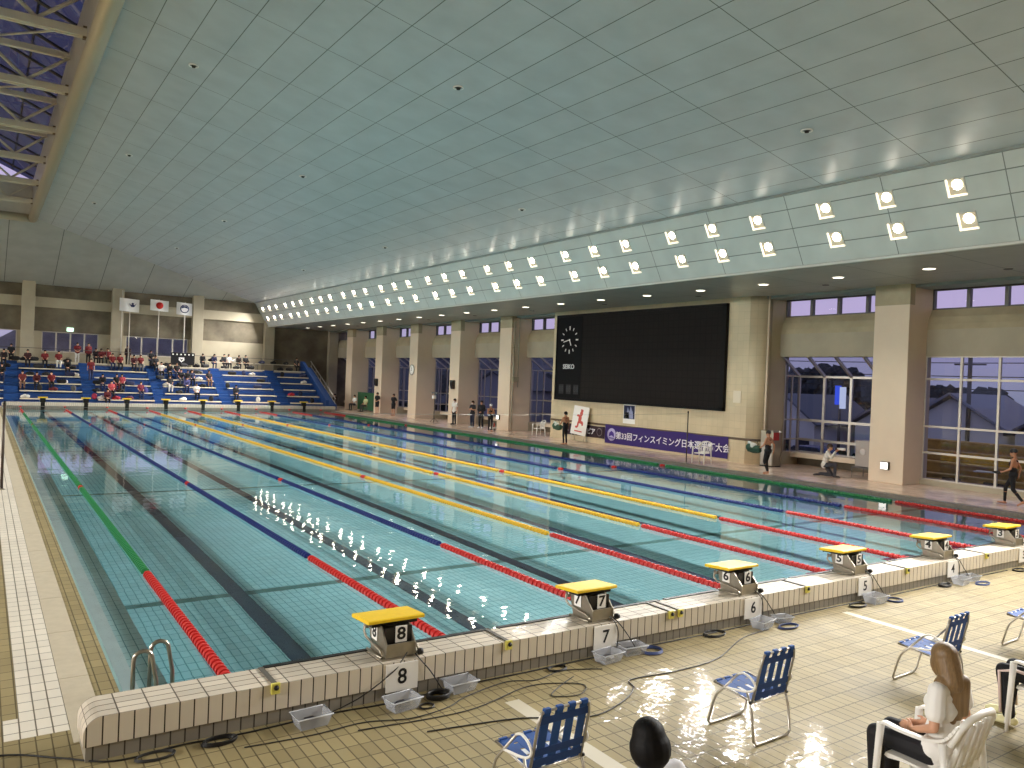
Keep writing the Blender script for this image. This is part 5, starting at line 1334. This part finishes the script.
# ---- flags
def flag(x0, x1, z0, z1, lab, px, kind, poles):
    t = thing('flag', (px, 60.9, 3.05), 0, lab, 'flag')
    for (xx, zt) in poles:
        mb = MB(); mb.tube([(xx-px, 0, 0), (xx-px, 0, zt-3.05)], .035, 8); mb.build('pole', M_WFRAME, t)
    mb = MB(); n = 14; g = []
    for i in range(n+1):
        u = i/n; x = x0+(x1-x0)*u-px
        g.append([(mb.bm.verts.new((x, -.06-.06*sin(u*6), z-3.05-.06*u)), mb.bm.verts.new((x, -.05-.06*sin(u*6), z-3.05-.06*u))) for z in (z0, z1)])
    for i in range(n):
        for s in (0, 1): mb.bm.faces.new((g[i][0][s], g[i+1][0][s], g[i+1][1][s], g[i][1][s]))
    c = mb.build('flag_cloth', mat('flag_white', 'e6e4e2', rough=.8), t)
    cx, cz = (x0+x1)/2-px, (z0+z1)/2-3.08
    if kind == 'sun': mb = MB(); mb.lathe([(0, -.14), (.27, -.14), (.27, -.13)], (cx, 0, cz), 24, 'y'); mb.build('red_disc', mat('flag_red', 'b3231f', rough=.8), c)
    if kind == 'crest':
        mb = MB(); q = cx+.22; mb.prism([(q-.28, cz+.16), (q-.1, cz-.14), (q+.1, cz-.14), (q+.28, cz+.16), (q+.12, cz+.02), (q, cz+.1), (q-.12, cz+.02)], 'y', -.15, -.14); mb.lathe([(0, -.15), (.08, -.15), (.08, -.14)], (q, 0, cz+.12), 14, 'y'); mb.build('crest', mat('flag_navy', '2b3560', rough=.8), c)
    if kind == 'ring':
        mb = MB(); mb.lathe([(.27, -.15), (.34, -.15), (.34, -.14), (.27, -.14)], (cx, 0, cz), 24, 'y', cap=False); mb.build('ring', mat('flag_navy', '2b3560', rough=.8), c)
        mb = MB(); mb.prism([(cx-.28, cz+.02), (cx-.15, cz+.22), (cx+.15, cz+.22), (cx+.28, cz+.02), (cx, cz+.1)], 'y', -.15, -.14); mb.build('ring_mark', MATS['flag_navy'], c)
flag(6.6, 8.0, 7.3, 8.3, 'white flag with a small navy crest, left of the three flags', 6.8, 'crest', ((6.8, 8.9), (7.35, 7.4)))
flag(8.8, 10.15, 7.52, 8.38, 'white flag with a red disc, middle of the three flags', 9.45, 'sun', ((9.45, 8.4),))
flag(10.75, 11.95, 7.35, 8.33, 'white flag with a navy ring emblem, right of the three flags', 11.4, 'ring', ((11.4, 8.35),))
t = thing('team_banner', (11.25, 60.25, 3.25), 0, 'black banner with white lettering and a shield emblem hung on the walkway railing', 'banner')
mb = MB(); mb.box(-.9, .9, -.02, .01, 0, 1.0); c = mb.build('cloth', mat('black_cloth', '0f0e12', rough=.8), t)
text_part('lettering', 'BUKKATSU'[:0]+'・・・・・・', .3, M_PAPER, c, facing((0, -.03, .83), (0, -1, 0)), ext=.003, bold=.03)
mb = MB(); mb.prism([(-.3, .62), (.1, .62), (.12, .4), (-.1, .22), (-.32, .4)], 'y', -.03, -.02); mb.build('emblem', M_PAPER, c)
mb = MB(); mb.prism([(-.24, .56), (-.1, .46), (.04, .56), (-.1, .32)], 'y', -.035, -.03); mb.build('emblem_mark', M_INK, c)
t = thing('exit_lamp', (3.4, HY1-.02, 5.62), 0, 'small pale green lit lamp above the window of the end wall', 'lamp')
mb = MB(); mb.box(-.22, .22, -.1, .06, -.14, .14, .01); mb.build('lit_box', emit_mat('exit_green', 'd8ffe6', 2.5), t)

# ---- spectators: a few figures, copied with their own colours
def seat_spot(px_x, i): 
    y, z = row(i); return px_x, y, z
PROTO = {}
def proto(kind, top, bottom, hair='14100e', style='short'):
    key = (kind, top, bottom, style)
    if key not in PROTO:
        pose = {'sit': dict(P_SIT), 'lean': dict(P_SIT, **dict(chest=(0, .1, .82), neck=(0, .16, .98), head=(0, .22, 1.12), shR=(.165, .13, .95), shL=(-.165, .13, .95), elR=(.2, .22, .7), elL=(-.2, .22, .7), wrR=(.06, .38, .6), wrL=(-.06, .38, .6), haR=(.02, .42, .56), haL=(-.02, .42, .56))),
                'stand': P_STAND, 'front': P_HANDS_FRONT, 'walk': P_WALK}[kind]
        p = make_person((0, 0, -50), 0, pose, 'x', H=1.6, voxel=.022, top=top, bottom=bottom, hair=hair, style=style, shoes='2a2a2e', eyes=True, top_sleeve='long' if kind in ('stand', 'lean') else 'short', cat='person')
        PROTO[key] = [p, False]
    e = PROTO[key]
    if not e[1]: e[1] = True; return e[0]
    return copy_tree(e[0])
RED, BLK, WHT, NVY, GRY, PNK = '701c20', '17171b', 'd6d3cc', '252a48', '5a5b5e', 'b84a52'
def spectator(kind, x, i, top, bottom, lab, rz=pi, z=None, y=None, style='short'):
    o = proto(kind, top, bottom, style=style)
    if kind in ('sit', 'lean'):
        yy, zz = row(i); o.location = (x, yy-.0, zz-.455)
        if i >= NR: o.location = (x, 60.7, 3.05)
    else: o.location = (x, y if y else 60.9, z if z is not None else 3.05)
    o.rotation_euler = (0, 0, rz); tag(o, lab, 'person', 'spectators'); return o
def X_at(px, Y):  # x on the stand seen at that picture column (used only to read positions off the photograph)
    return -2.125 + (Y+7.061)*math.tan(math.atan((px-512)/787.2)+0.593)
def RX(px, i): return X_at(px, row(i)[0])
spectator('sit', RX(45, 4), 5, RED, BLK, 'spectator in red on the top bench, right of the leftmost dark bags')
spectator('sit', RX(59, 4), 5, RED, WHT, 'spectator in red with white trousers on the top bench of the second section')
spectator('front', X_at(76.5, 60.9), 6, RED, WHT, 'standing spectator in red and white holding a paper on the walkway, left one')
spectator('stand', X_at(87.5, 60.9), 6, '7a2a2e', BLK, 'standing spectator in dark red on the walkway above the second stairs')
spectator('lean', X_at(100, 60.7), 6, '6a2226', BLK, 'spectator in dark red bending at the walkway edge right of the second stairs', z=3.05)
spectator('sit', RX(112, 5), 5, RED, NVY, 'spectator in red seated on the top bench below the left flag, left of two')
spectator('sit', RX(119.5, 5), 5, RED, BLK, 'spectator in red and black on the top bench below the left flag, right of two')
spectator('lean', X_at(133, 59.1), 5, '4a1c24', BLK, 'spectator in dark maroon on the top bench right of the pair in red')
spectator('sit', X_at(140, 59.1), 5, RED, GRY, 'spectator in red with grey trousers, last on the top bench before the stairs')
spectator('walk', X_at(90.6, 56.9), 3, RED, NVY, 'spectator in red stepping down the second stairs in white socks', y=56.9, z=1.86)
spectator('lean', RX(2, 2), 3, BLK, NVY, 'spectator in black at the extreme left edge of the stand')
spectator('sit', RX(22.6, 2), 2, '6e2c2c', '7a5a4a', 'spectator in brownish red with bare legs on the left part of a lower bench')
spectator('sit', RX(51.5, 2), 2, RED, BLK, 'spectator in red and white mid-bench, low down left of the second stairs')
spectator('lean', RX(37.5, 1), 2, '4a1418', BLK, 'spectator in very dark red bent forward on a lower bench')
spectator('sit', RX(112, 1), 1, PNK, BLK, 'spectator in pink red seated low between the second and third stairs')
spectator('lean', RX(104, 1), 2, BLK, NVY, 'spectator in black bent forward beside the one in pink red')
spectator('sit', RX(124, 1), 2, 'a84048', BLK, 'spectator in faded red seated with an arm out, right of the one in pink')
spectator('sit', RX(141.4, 1), 1, '7a2c3c', NVY, 'spectator in wine red seated just left of the third stairs, low down')
spectator('sit', X_at(161, 58.2), 4, WHT, BLK, 'spectator in white seated high just right of the third stairs')
spectator('lean', X_at(169, 58.2), 4, BLK, BLK, 'spectator all in black seated below the black banner, left of two')
spectator('sit', X_at(176.5, 58.2), 4, '1d1a1e', NVY, 'spectator in black and navy seated below the black banner, right of two')
spectator('sit', RX(172.6, 1), 2, '2a2a2e', WHT, 'spectator in black top with pale trousers on a low bench right of the third stairs')
spectator('lean', RX(189, 1), 2, '4a4a7a', NVY, 'spectator in bluish purple on a low bench below the black banner')
spectator('sit', RX(197, 1), 1, WHT, BLK, 'spectator in white shirt and black trousers low down left of the fourth stairs')
spectator('sit', RX(209, 3), 3, '2a2226', '8a6a52', 'spectator with bare legs just left of the fourth stairs')
spectator('lean', RX(187, 3), 3, BLK, BLK, 'spectator in black bent forward on a middle bench below the banner')
spectator('lean', RX(239, 0), 1, '2b2b30', BLK, 'spectator in charcoal jacket bent forward low right of the fourth stairs')
spectator('sit', X_at(228, 60.7), 6, WHT, BLK, 'person in white seated behind the left cream table on the walkway', z=3.05)
spectator('sit', X_at(245, 60.7), 6, BLK, BLK, 'person in black seated behind the middle of the cream tables on the walkway', z=3.05)
spectator('lean', X_at(213, 60.7), 6, '22244a', NVY, 'person in navy on the walkway just right of the black banner', z=3.05)
spectator('sit', X_at(296, 60.7), 6, '222226', BLK, 'person in black at the right end of the walkway above the last section', z=3.05)

more = [
 ('lean', 94, 6, '20151a', BLK, 'spectator in near black bending on the walkway, first right of the second stairs'), ('sit', 106, 6, '7a2226', BLK, 'spectator in red at the back of the walkway, below the left flagpole'),
 ('stand', 127, 6, '2a1618', BLK, 'spectator in dark brown standing on the walkway left of the third stairs'), ('sit', 149, 6, BLK, NVY, 'spectator in black at the back of the walkway, above the third stairs'),
 ('sit', 155, 5, '2c2c30', BLK, 'spectator in charcoal on the top bench just right of the third stairs'), ('lean', 200, 6, BLK, BLK, 'spectator in black on the walkway right of the black banner'),
 ('sit', 27, 5, '3a1a1c', BLK, 'spectator in very dark red on the top bench at the far left'), ('lean', 67, 4, BLK, BLK, 'spectator in black bent forward on the fifth bench left of the second stairs'),
 ('lean', 108, 0, '5a1c22', BLK, 'spectator in wine red bent forward on the lowest bench'), ('sit', 117, 2, BLK, '6a2228', 'spectator in black with red trousers on the third bench, middle section'),
 ('sit', 181, 3, '1d1d22', GRY, 'spectator in black with grey trousers on the fourth bench under the banner'), ('sit', 192, 3, NVY, BLK, 'spectator in navy on the fourth bench right of the one in grey trousers'),
 ('sit', 222, 6, '26262a', BLK, 'person in charcoal at the left end of the left cream table'), ('lean', 236, 6, '2e2420', BLK, 'person in dark brown leaning at the middle of the left cream table'),
 ('sit', 10, 6, BLK, BLK, 'spectator in black at the back of the walkway, far left'), ('lean', 3, 5, '241a1e', BLK, 'spectator in black on the top bench at the left picture edge')]
for (kd, px, i, tp, bt, lb) in more:
    if i < NR: spectator(kd, X_at(px, row(i)[0]), i, tp, bt, lb)
    else: spectator(kd, X_at(px, 61.2), i, tp, bt, lb, y=61.2, z=3.05 if kd == 'stand' else 3.05)
# ---- bags left on the benches
def make_bag(c, kind):
    t = thing('sports_bag'); m = mat('bagcloth_'+c, c, rough=.8, noise=.15, nscale=12)
    mb = MB()
    if kind == 'duffel': mb.cone((-.2, 0, .15), (.2, 0, .15), .14, .14, 12); mb.box(-.2, .2, -.12, .12, 0, .12, .03)
    elif kind == 'backpack': mb.ell((0, 0, .2), (.17, .13, .22), seg=12, ring=10); mb.box(-.12, .12, -.16, -.08, .04, .24, .02)
    else: mb.ell((-.1, 0, .1), (.2, .16, .12), seg=12, ring=8); mb.ell((.12, .02, .12), (.16, .14, .13), seg=12, ring=8); mb.ell((.0, -.05, .2), (.12, .1, .08), seg=10, ring=6)
    mb.build('bag_body', m, t)
    mb = MB(); mb.tube(spline([(-.12, 0, .24), (-.05, 0, .33), (.06, 0, .33), (.12, 0, .24)], 4), .012, 6); mb.build('handle', M_BLACK, t)
    return t
BAGP = {}
def bag(px, i, c, kind, lab, s=1., up=False):
    k = (c, kind)
    if k not in BAGP: BAGP[k] = o = make_bag(c, kind)
    else: o = copy_tree(BAGP[k])
    y, z = row(i) if i < NR else (60.75, 3.05)
    x = X_at(px, y)
    o.location = (x, y+.02, z+(.6 if up else 0)); o.scale = (s, s, s); o.rotation_euler = (0, 0, random.uniform(-.5, .5)); tag(o, lab, 'bag', 'bags on the stand'); return o
rn = ['lowest', 'second', 'third', 'fourth', 'fifth', 'top']
K, N_, G_ = '141418', '1f2444', '4a4a4a'
for px, i, c, kind, lab in [
    (14, 5, K, 'duffel', 'black bag on the top bench at the far left of the stand'), (23, 5, K, 'heap', 'black heap of bags on the top bench right of the leftmost bag'), (33, 5, K, 'duffel', 'black duffel bag on the top bench, third bag from the left'),
    (51, 4, K, 'heap', 'black heap of jackets on the fifth bench between two spectators in red'), (67, 5, K, 'heap', 'black heap of bags on the top bench left of the second stairs'), (71, 4, K, 'duffel', 'black duffel on the fifth bench left of the second stairs'),
    (62, 2, K, 'duffel', 'black duffel on the third bench right of the seated spectator in red'), (30, 3, K, 'heap', 'low black heap on the fourth bench at left'), (75, 3, 'b9b4aa', 'heap', 'pale heap of clothes on the fourth bench left of the second stairs'),
    (74, 1, G_, 'backpack', 'dark grey backpack on the second bench left of the second stairs'), (26, 0, 'c9c7c2', 'heap', 'white towels heaped on the lowest bench at left'), (64, 2, 'd4d0c8', 'heap', 'white cloth on the third bench near the second stairs'),
    (95, 0, '8a2440', 'backpack', 'crimson backpack on the lowest bench right of the second stairs'), (102, 0, 'c4c0bc', 'heap', 'white bag heap on the lowest bench right of the crimson backpack'), (117, 0, '9c2838', 'heap', 'red heap of clothes on the lowest bench between the second and third stairs'),
    (98, 2, K, 'duffel', 'black duffel on the third bench right of the second stairs'), (130, 2, N_, 'duffel', 'navy duffel on the third bench left of the third stairs'), (146, 1, '3a3a7a', 'backpack', 'violet backpack on the second bench beside the third stairs'),
    (151, 5, K, 'backpack', 'black backpack on the top bench above the third stairs'), (166, 5, K, 'heap', 'black heap on the top bench just left under the black banner'), (183, 5, K, 'duffel', 'black duffel on the top bench under the black banner'),
    (196, 5, K, 'heap', 'black heap on the top bench right of the black banner'), (205, 5, K, 'duffel', 'black duffel on the top bench before the fourth stairs'), (199, 3, 'c6c2ba', 'heap', 'pale clothes on the fourth bench left of the fourth stairs'),
    (199, 4, G_, 'heap', 'grey heap on the fifth bench left of the fourth stairs'), (179, 2, K, 'heap', 'black heap on the third bench below the banner'), (212, 0, K, 'backpack', 'black backpack on the lowest bench beside the fourth stairs'), (184, 0, 'd0ccc4', 'heap', 'white cloth on the lowest bench below the banner'),
    (232, 4, K, 'duffel', 'black duffel on the fifth bench right of the fourth stairs, left of two'), (243.5, 4, N_, 'backpack', 'navy backpack on the fifth bench, right of the black duffel'), (252, 4, 'bfbbb2', 'heap', 'pale cloth heap on the fifth bench left of the fifth stairs'),
    (261, 3, K, 'duffel', 'black duffel on the fourth bench left of the fifth stairs'), (228, 2, K, 'backpack', 'black backpack on the third bench right of the fourth stairs'), (259, 0, 'd8d4cc', 'backpack', 'white bag on the lowest bench left of the fifth stairs'),
    (282, 4, K, 'backpack', 'black backpack on the fifth bench right of the fifth stairs'), (303, 4, N_, 'duffel', 'navy duffel at the right end of the fifth bench'), (304, 3, 'b5b2aa', 'heap', 'pale heap at the right end of the fourth bench'),
    (292, 1, 'a02436', 'heap', 'bright red bag on the second bench of the last section'), (301, 1, '1c2440', 'backpack', 'dark navy backpack right of the bright red bag'), (313, 0, K, 'backpack', 'black backpack at the right end of the lowest bench'), (258, 2, N_, 'duffel', 'navy duffel on the third bench left of the fifth stairs'),
    (6, 4, K, 'heap', 'black heap on the fifth bench at the left picture edge'), (38, 4, K, 'duffel', 'black duffel on the fifth bench, left section'), (46, 3, K, 'heap', 'black heap on the fourth bench, left section'),
    (70, 3, N_, 'duffel', 'navy duffel on the fourth bench, left section'), (40, 1, K, 'backpack', 'black backpack on the second bench, left section'), (54, 1, '5a1c22', 'heap', 'wine red heap on the second bench, left section'),
    (97, 1, K, 'heap', 'black heap on the second bench beside the second stairs'), (121, 1, K, 'heap', 'black heap on the second bench, middle of the second section'), (130, 0, '5a2a3a', 'heap', 'dull red heap on the lowest bench, second section'),
    (160, 3, K, 'duffel', 'black duffel on the fourth bench right of the third stairs'), (167, 2, 'b9b5ac', 'heap', 'pale heap on the third bench right of the third stairs'), (194, 4, K, 'duffel', 'black duffel on the fifth bench below the banner, right'),
    (180, 1, K, 'heap', 'black heap on the second bench below the banner'), (203, 2, K, 'heap', 'black heap on the third bench beside the fourth stairs'), (236, 5, K, 'heap', 'black heap on the top bench below the left cream table'),
    (250, 5, K, 'duffel', 'black duffel on the top bench below the gap of the cream tables'), (224, 5, K, 'heap', 'black heap at the left end of the top bench, fourth section'), (289, 5, K, 'duffel', 'black duffel on the top bench of the last section'),
    (280, 5, K, 'heap', 'black heap at the left end of the top bench, last section'), (240, 0, N_, 'heap', 'navy heap on the lowest bench right of the fourth stairs')]:
    bag(px, i, c, kind, lab)
for k, (x, c) in enumerate(((13.6, K), (14.5, K), (15.4, 'c9c5bc'), (16.4, K), (17.7, N_), (18.7, K), (19.8, K))):
    o = bag(100, 5, c, 'heap', ['black bag on the left end of the left cream table', 'black bag second from the left on the left cream table', 'pale bag on the left cream table', 'black bag on the right end of the left cream table', 'navy bag on the left end of the right cream table', 'black bag in the middle of the right cream table', 'black bag on the right end of the right cream table'][k])
    o.location = (x, 60.75, 3.655)

# ------------------------------------------------------------------ outside
def build_outside():
    mb = MB(); mb.box(HX1+2.5, 110, -60, 150, -3.3, -3.0); structure('ground_outside', mb, mat('dusk_ground', '3c4038', rough=.9, noise=.2, nscale=.2))
    mb = MB(); mb.box(-120, 110, HY1+.5, 230, -3.3, -3.0); structure('ground_outside_far', mb, MATS['dusk_ground'])
    mb = MB(); mb.box(HX1+.6, 33.5, -16, 11.5, -.6, -.15); mb.box(HX1+.6, 28.2, 11.5, 62, -.6, -.15); structure('floor_terrace', mb, mat('grey_terrace', '7f7b75', rough=.8, noise=.1, nscale=1))
    t = thing('timber_terrace', (0, 0, 0), 0, 'brown stepped timber seating outside the nearest window', 'seating')
    wood = mat('weathered_timber', 'b0883c', rough=.7, noise=.25, nscale=3)
    for i in range(4):
        x = 28.6+1.1*i; z = .12+.38*i
        mb = MB(); mb.box(x, x+1.15, -14, 11.4, -.15, z); mb.build('step', wood, t)
        mb = MB(); mb.box(x-.02, x+.35, -14, 11.4, z, z+.05)
        mb.build('seat_board', mat('light_timber', 'd2ac60', rough=.6, noise=.15, nscale=4), t)
    for k in range(14):
        mb = MB(); y = -10+1.5*k; mb.box(28.57, 28.6, y, y+.7, -.05, .06); mb.build('step_recess', M_BLACK, t)
    # houses
    def house(x, y, w, d, h, rh, c, roofc, rz, lab, lit=False):
        t = thing('house', (x, y, -3.0), rz, lab, 'house')
        mb = MB(); mb.box(-d/2, d/2, -w/2, w/2, 0, h); mb.prism([(-w/2, h), (0, h+rh), (w/2, h)], 'x', -d/2, d/2); mb.build('wall', mat('house_'+c, c, rough=.8), t)
        mb = MB()
        for s in (-1, 1):
            L = sqrt((w/2+.6)**2+(rh*(w/2+.6)/(w/2))**2); ang = atan2(rh, w/2)
            mb.obox((0, s*(w/2+.6)/2, h+rh*.5-.02+.1), (d+.9, L, .16), Matrix.Rotation(-s*ang, 3, 'X'))
        mb.build('roof', mat('roof_'+roofc, roofc, rough=.6), t)
        for k in range(3):
            yy = -w/2+w*(k+.5)/3
            for zz in ((1.2, 2.2), (3.9, 4.8)):
                if zz[1] < h:
                    mb = MB(); mb.box(-d/2-.05, -d/2+.02, yy-.55, yy+.55, zz[0], zz[1]); mb.build('window', mat('house_window_dark', '2a3040', rough=.3), t)
        if lit:
            mb = MB(); mb.box(-d/2-.1, -d/2-.02, -.3, .3, 2.6, 2.9); mb.build('porch_lamp', emit_mat('porch_glow', 'fff0c8', 6), t)
    house(58, 41, 8, 8, 3.4, 2.4, 'd2d4d8', '5c6270', .35, 'house with a dark gabled roof behind the second window, left one')
    house(57, 34.2, 6, 7, 3.6, 2.0, 'e2e2e6', '646a78', -.1, 'white gabled house beside the blue sign')
    house(60, 27.3, 6, 7, 3.8, 1.9, 'dadce0', '6a7080', .1, 'grey-roofed house with a lit lamp right of the blue sign', True)
    house(56, 20.5, 6, 8, 4.2, 1.9, 'dfe4ea', '8f96a6', .05, 'pale blue house with a light roof seen through the nearest window, left pane')
    house(57, 13.6, 6, 8, 3.9, 1.7, 'd6e0ea', '5c6274', -.05, 'white house with lit lamp seen through the nearest window, middle pane', True)
    house(58, 5.5, 7, 8, 4.2, 2.0, '8a7e74', '4c4e58', 0, 'brown house at the right end of the nearest window')
    house(60, 84, 10, 9, 4.8, 2.2, '9a9ca4', '3f4450', .2, 'grey house behind the farthest windows')
    house(62, 60, 9, 9, 4.6, 2.2, 'a4a6ae', '474c58', .1, 'grey house behind the middle windows')
    t = thing('pylon_sign', (54, 29.9, -3.0), 0, 'tall blue and white lit sign outside the second window', 'sign')
    mb = MB(); mb.tube([(0, 0, 0), (0, 0, 5.2)], .12); mb.build('pole', M_DKFRAME, t)
    mb = MB(); mb.box(-.1, .1, -.0, .42, 5.2, 6.7); mb.build('blue_panel', emit_mat('sign_blue', '3a5cf0', 1.4), t)
    mb = MB(); mb.box(-.11, .11, -.42, .0, 4.9, 6.6); mb.build('white_panel', emit_mat('sign_white', 'dfe6ff', 1.3), t)
    # cars
    def car(x, y, c, lab):
        t = thing('car', (x, y, -1.6), pi/2+.05, lab, 'car')
        mb = MB(); mb.prism([(-2.1, .3), (-2.1, .85), (-1.5, .95), (-.9, 1.42), (.7, 1.42), (1.3, .98), (2.0, .85), (2.1, .35)], 'y', -.8, .8); mb.build('body', mat('car_'+c, c, rough=.25, metal=.3), t)
        mb = MB(); mb.prism([(-1.35, .98), (-.85, 1.36), (.65, 1.36), (1.15, 1.0)], 'y', -.82, .82); mb.build('windows', mat('car_glass', '1c2230', rough=.1), t)
        for a in (-1.35, 1.35):
            for s in (-1, 1):
                mb = MB(); mb.lathe([(.31, -.1), (.31, .1)], (a, s*.78, .31), 18, 'y'); mb.build('wheel', M_BLACK, t)
    mb = MB(); mb.box(36, 44, -8, 46, -3.0, -1.6); structure('ground_car_park', mb, mat('asphalt', '37383c', rough=.9))
    for k, (x, y, c, lab) in enumerate(((39, 15.5, 'b8c4d4', 'silver car parked outside behind the nearest window, left pane'), (39, 10.5, '2c4468', 'blue car parked outside behind the nearest window'), (39, 5.5, 'c9ccd2', 'white car parked outside behind the nearest window, right side'), (40, 22.5, '30466e', 'dark blue car parked outside behind the second window'), (40, 27.5, 'a9b0ba', 'grey car parked outside behind the second window'))): car(x, y, c, lab)
    # shrubs, trees and hill
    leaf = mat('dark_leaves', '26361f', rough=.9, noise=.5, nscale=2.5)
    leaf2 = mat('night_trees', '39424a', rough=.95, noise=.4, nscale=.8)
    def clump(mb, c, R, n, rng):
        for k in range(int(n*2.2)):
            a = rng.uniform(0, 2*pi); e = rng.uniform(-.3, 1); q = rng.uniform(.3, 1.0)
            p = Vector(c)+Vector((cos(a)*R*q, sin(a)*R*q, e*R*.7)); r = R*rng.uniform(.14, .3)
            i = bmesh.ops.create_icosphere(mb.bm, subdivisions=2, radius=r, matrix=Matrix.Translation(p))
            for v in i['verts']: v.co += (v.co-p)*rng.uniform(-.4, .4)
    def tree(x, y, h, R, lab, mt, z0=-3.0, group='trees outside'):
        rng = random.Random(int(x*7+y*13)); t = thing('tree', (x, y, z0), 0, lab, 'tree', group)
        mb = MB(); mb.tube([(0, 0, 0), (.1, 0, h*.5), (0, .1, h*.8)], [.25, .18, .08], 8); mb.build('trunk', mat('bark', '2e2620', rough=.9), t)
        mb = MB(); clump(mb, (0, 0, h*.65), R, 34, rng); mb.ell((0, 0, h*.6), (R*.6, R*.6, h*.22)); mb.build('crown', mt, t)
    for k, (x, y) in enumerate(((45, 24.5), (45, 27.3), (45.5, 31), (46, 34.5), (46, 38), (44, 20.5))):
        t = thing('shrub', (x, y, -3.0), 0, 'round dark shrub before the houses beyond the second window, %s of the row' % ORD[k], 'shrub', 'shrubs before the houses')
        mb = MB(); clump(mb, (0, 0, 1.0), 1.5, 22, random.Random(k)); mb.ell((0, 0, .8), (1.3, 1.3, 1.0)); mb.build('foliage', leaf, t)
    for k in range(15):
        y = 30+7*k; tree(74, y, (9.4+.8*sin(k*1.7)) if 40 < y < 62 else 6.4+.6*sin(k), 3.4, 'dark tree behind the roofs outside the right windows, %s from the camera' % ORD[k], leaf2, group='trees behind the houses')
    for k in range(5):
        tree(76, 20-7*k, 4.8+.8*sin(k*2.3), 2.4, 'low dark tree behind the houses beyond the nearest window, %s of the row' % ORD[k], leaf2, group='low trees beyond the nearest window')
    # utility pole and wires
    t = thing('utility_pole', (52, 19.2, -3.0), 0, 'utility pole with wires outside the nearest window', 'pole')
    mb = MB(); mb.tube([(0, 0, 0), (0, 0, 12)], .14); mb.build('pole', M_DKFRAME, t)
    mb = MB(); mb.box(-.06, .06, -1, 1, 9.2, 9.3); mb.box(-.06, .06, -1, 1, 8.3, 8.4); mb.build('crossarm', M_DKFRAME, t)
    for z, dy in ((9.35, -.9), (9.35, .9), (8.45, -.9), (8.45, .9), (7.6, 0)):
        mb = MB(); mb.tube([(0, -40+80*k/16, z-.9*(1-((k-8)/8)**2)*1.0+.0) for k in range(17)], .03, 5); mb.build('wire', M_BLACK, t)
    # hills behind the end wall and a distant wooded ridge
    mb = MB(); rng = random.Random(3); P = []
    for k in range(61): P.append((-140+5*k, (6.6 if -140+5*k < X_at(28, 158) else 9.6)+.5*sin(k*.5)+.4*sin(k*1.3)+rng.uniform(-.2, .2)))
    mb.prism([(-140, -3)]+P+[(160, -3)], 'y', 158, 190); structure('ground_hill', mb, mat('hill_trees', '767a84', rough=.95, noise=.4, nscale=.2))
build_outside()
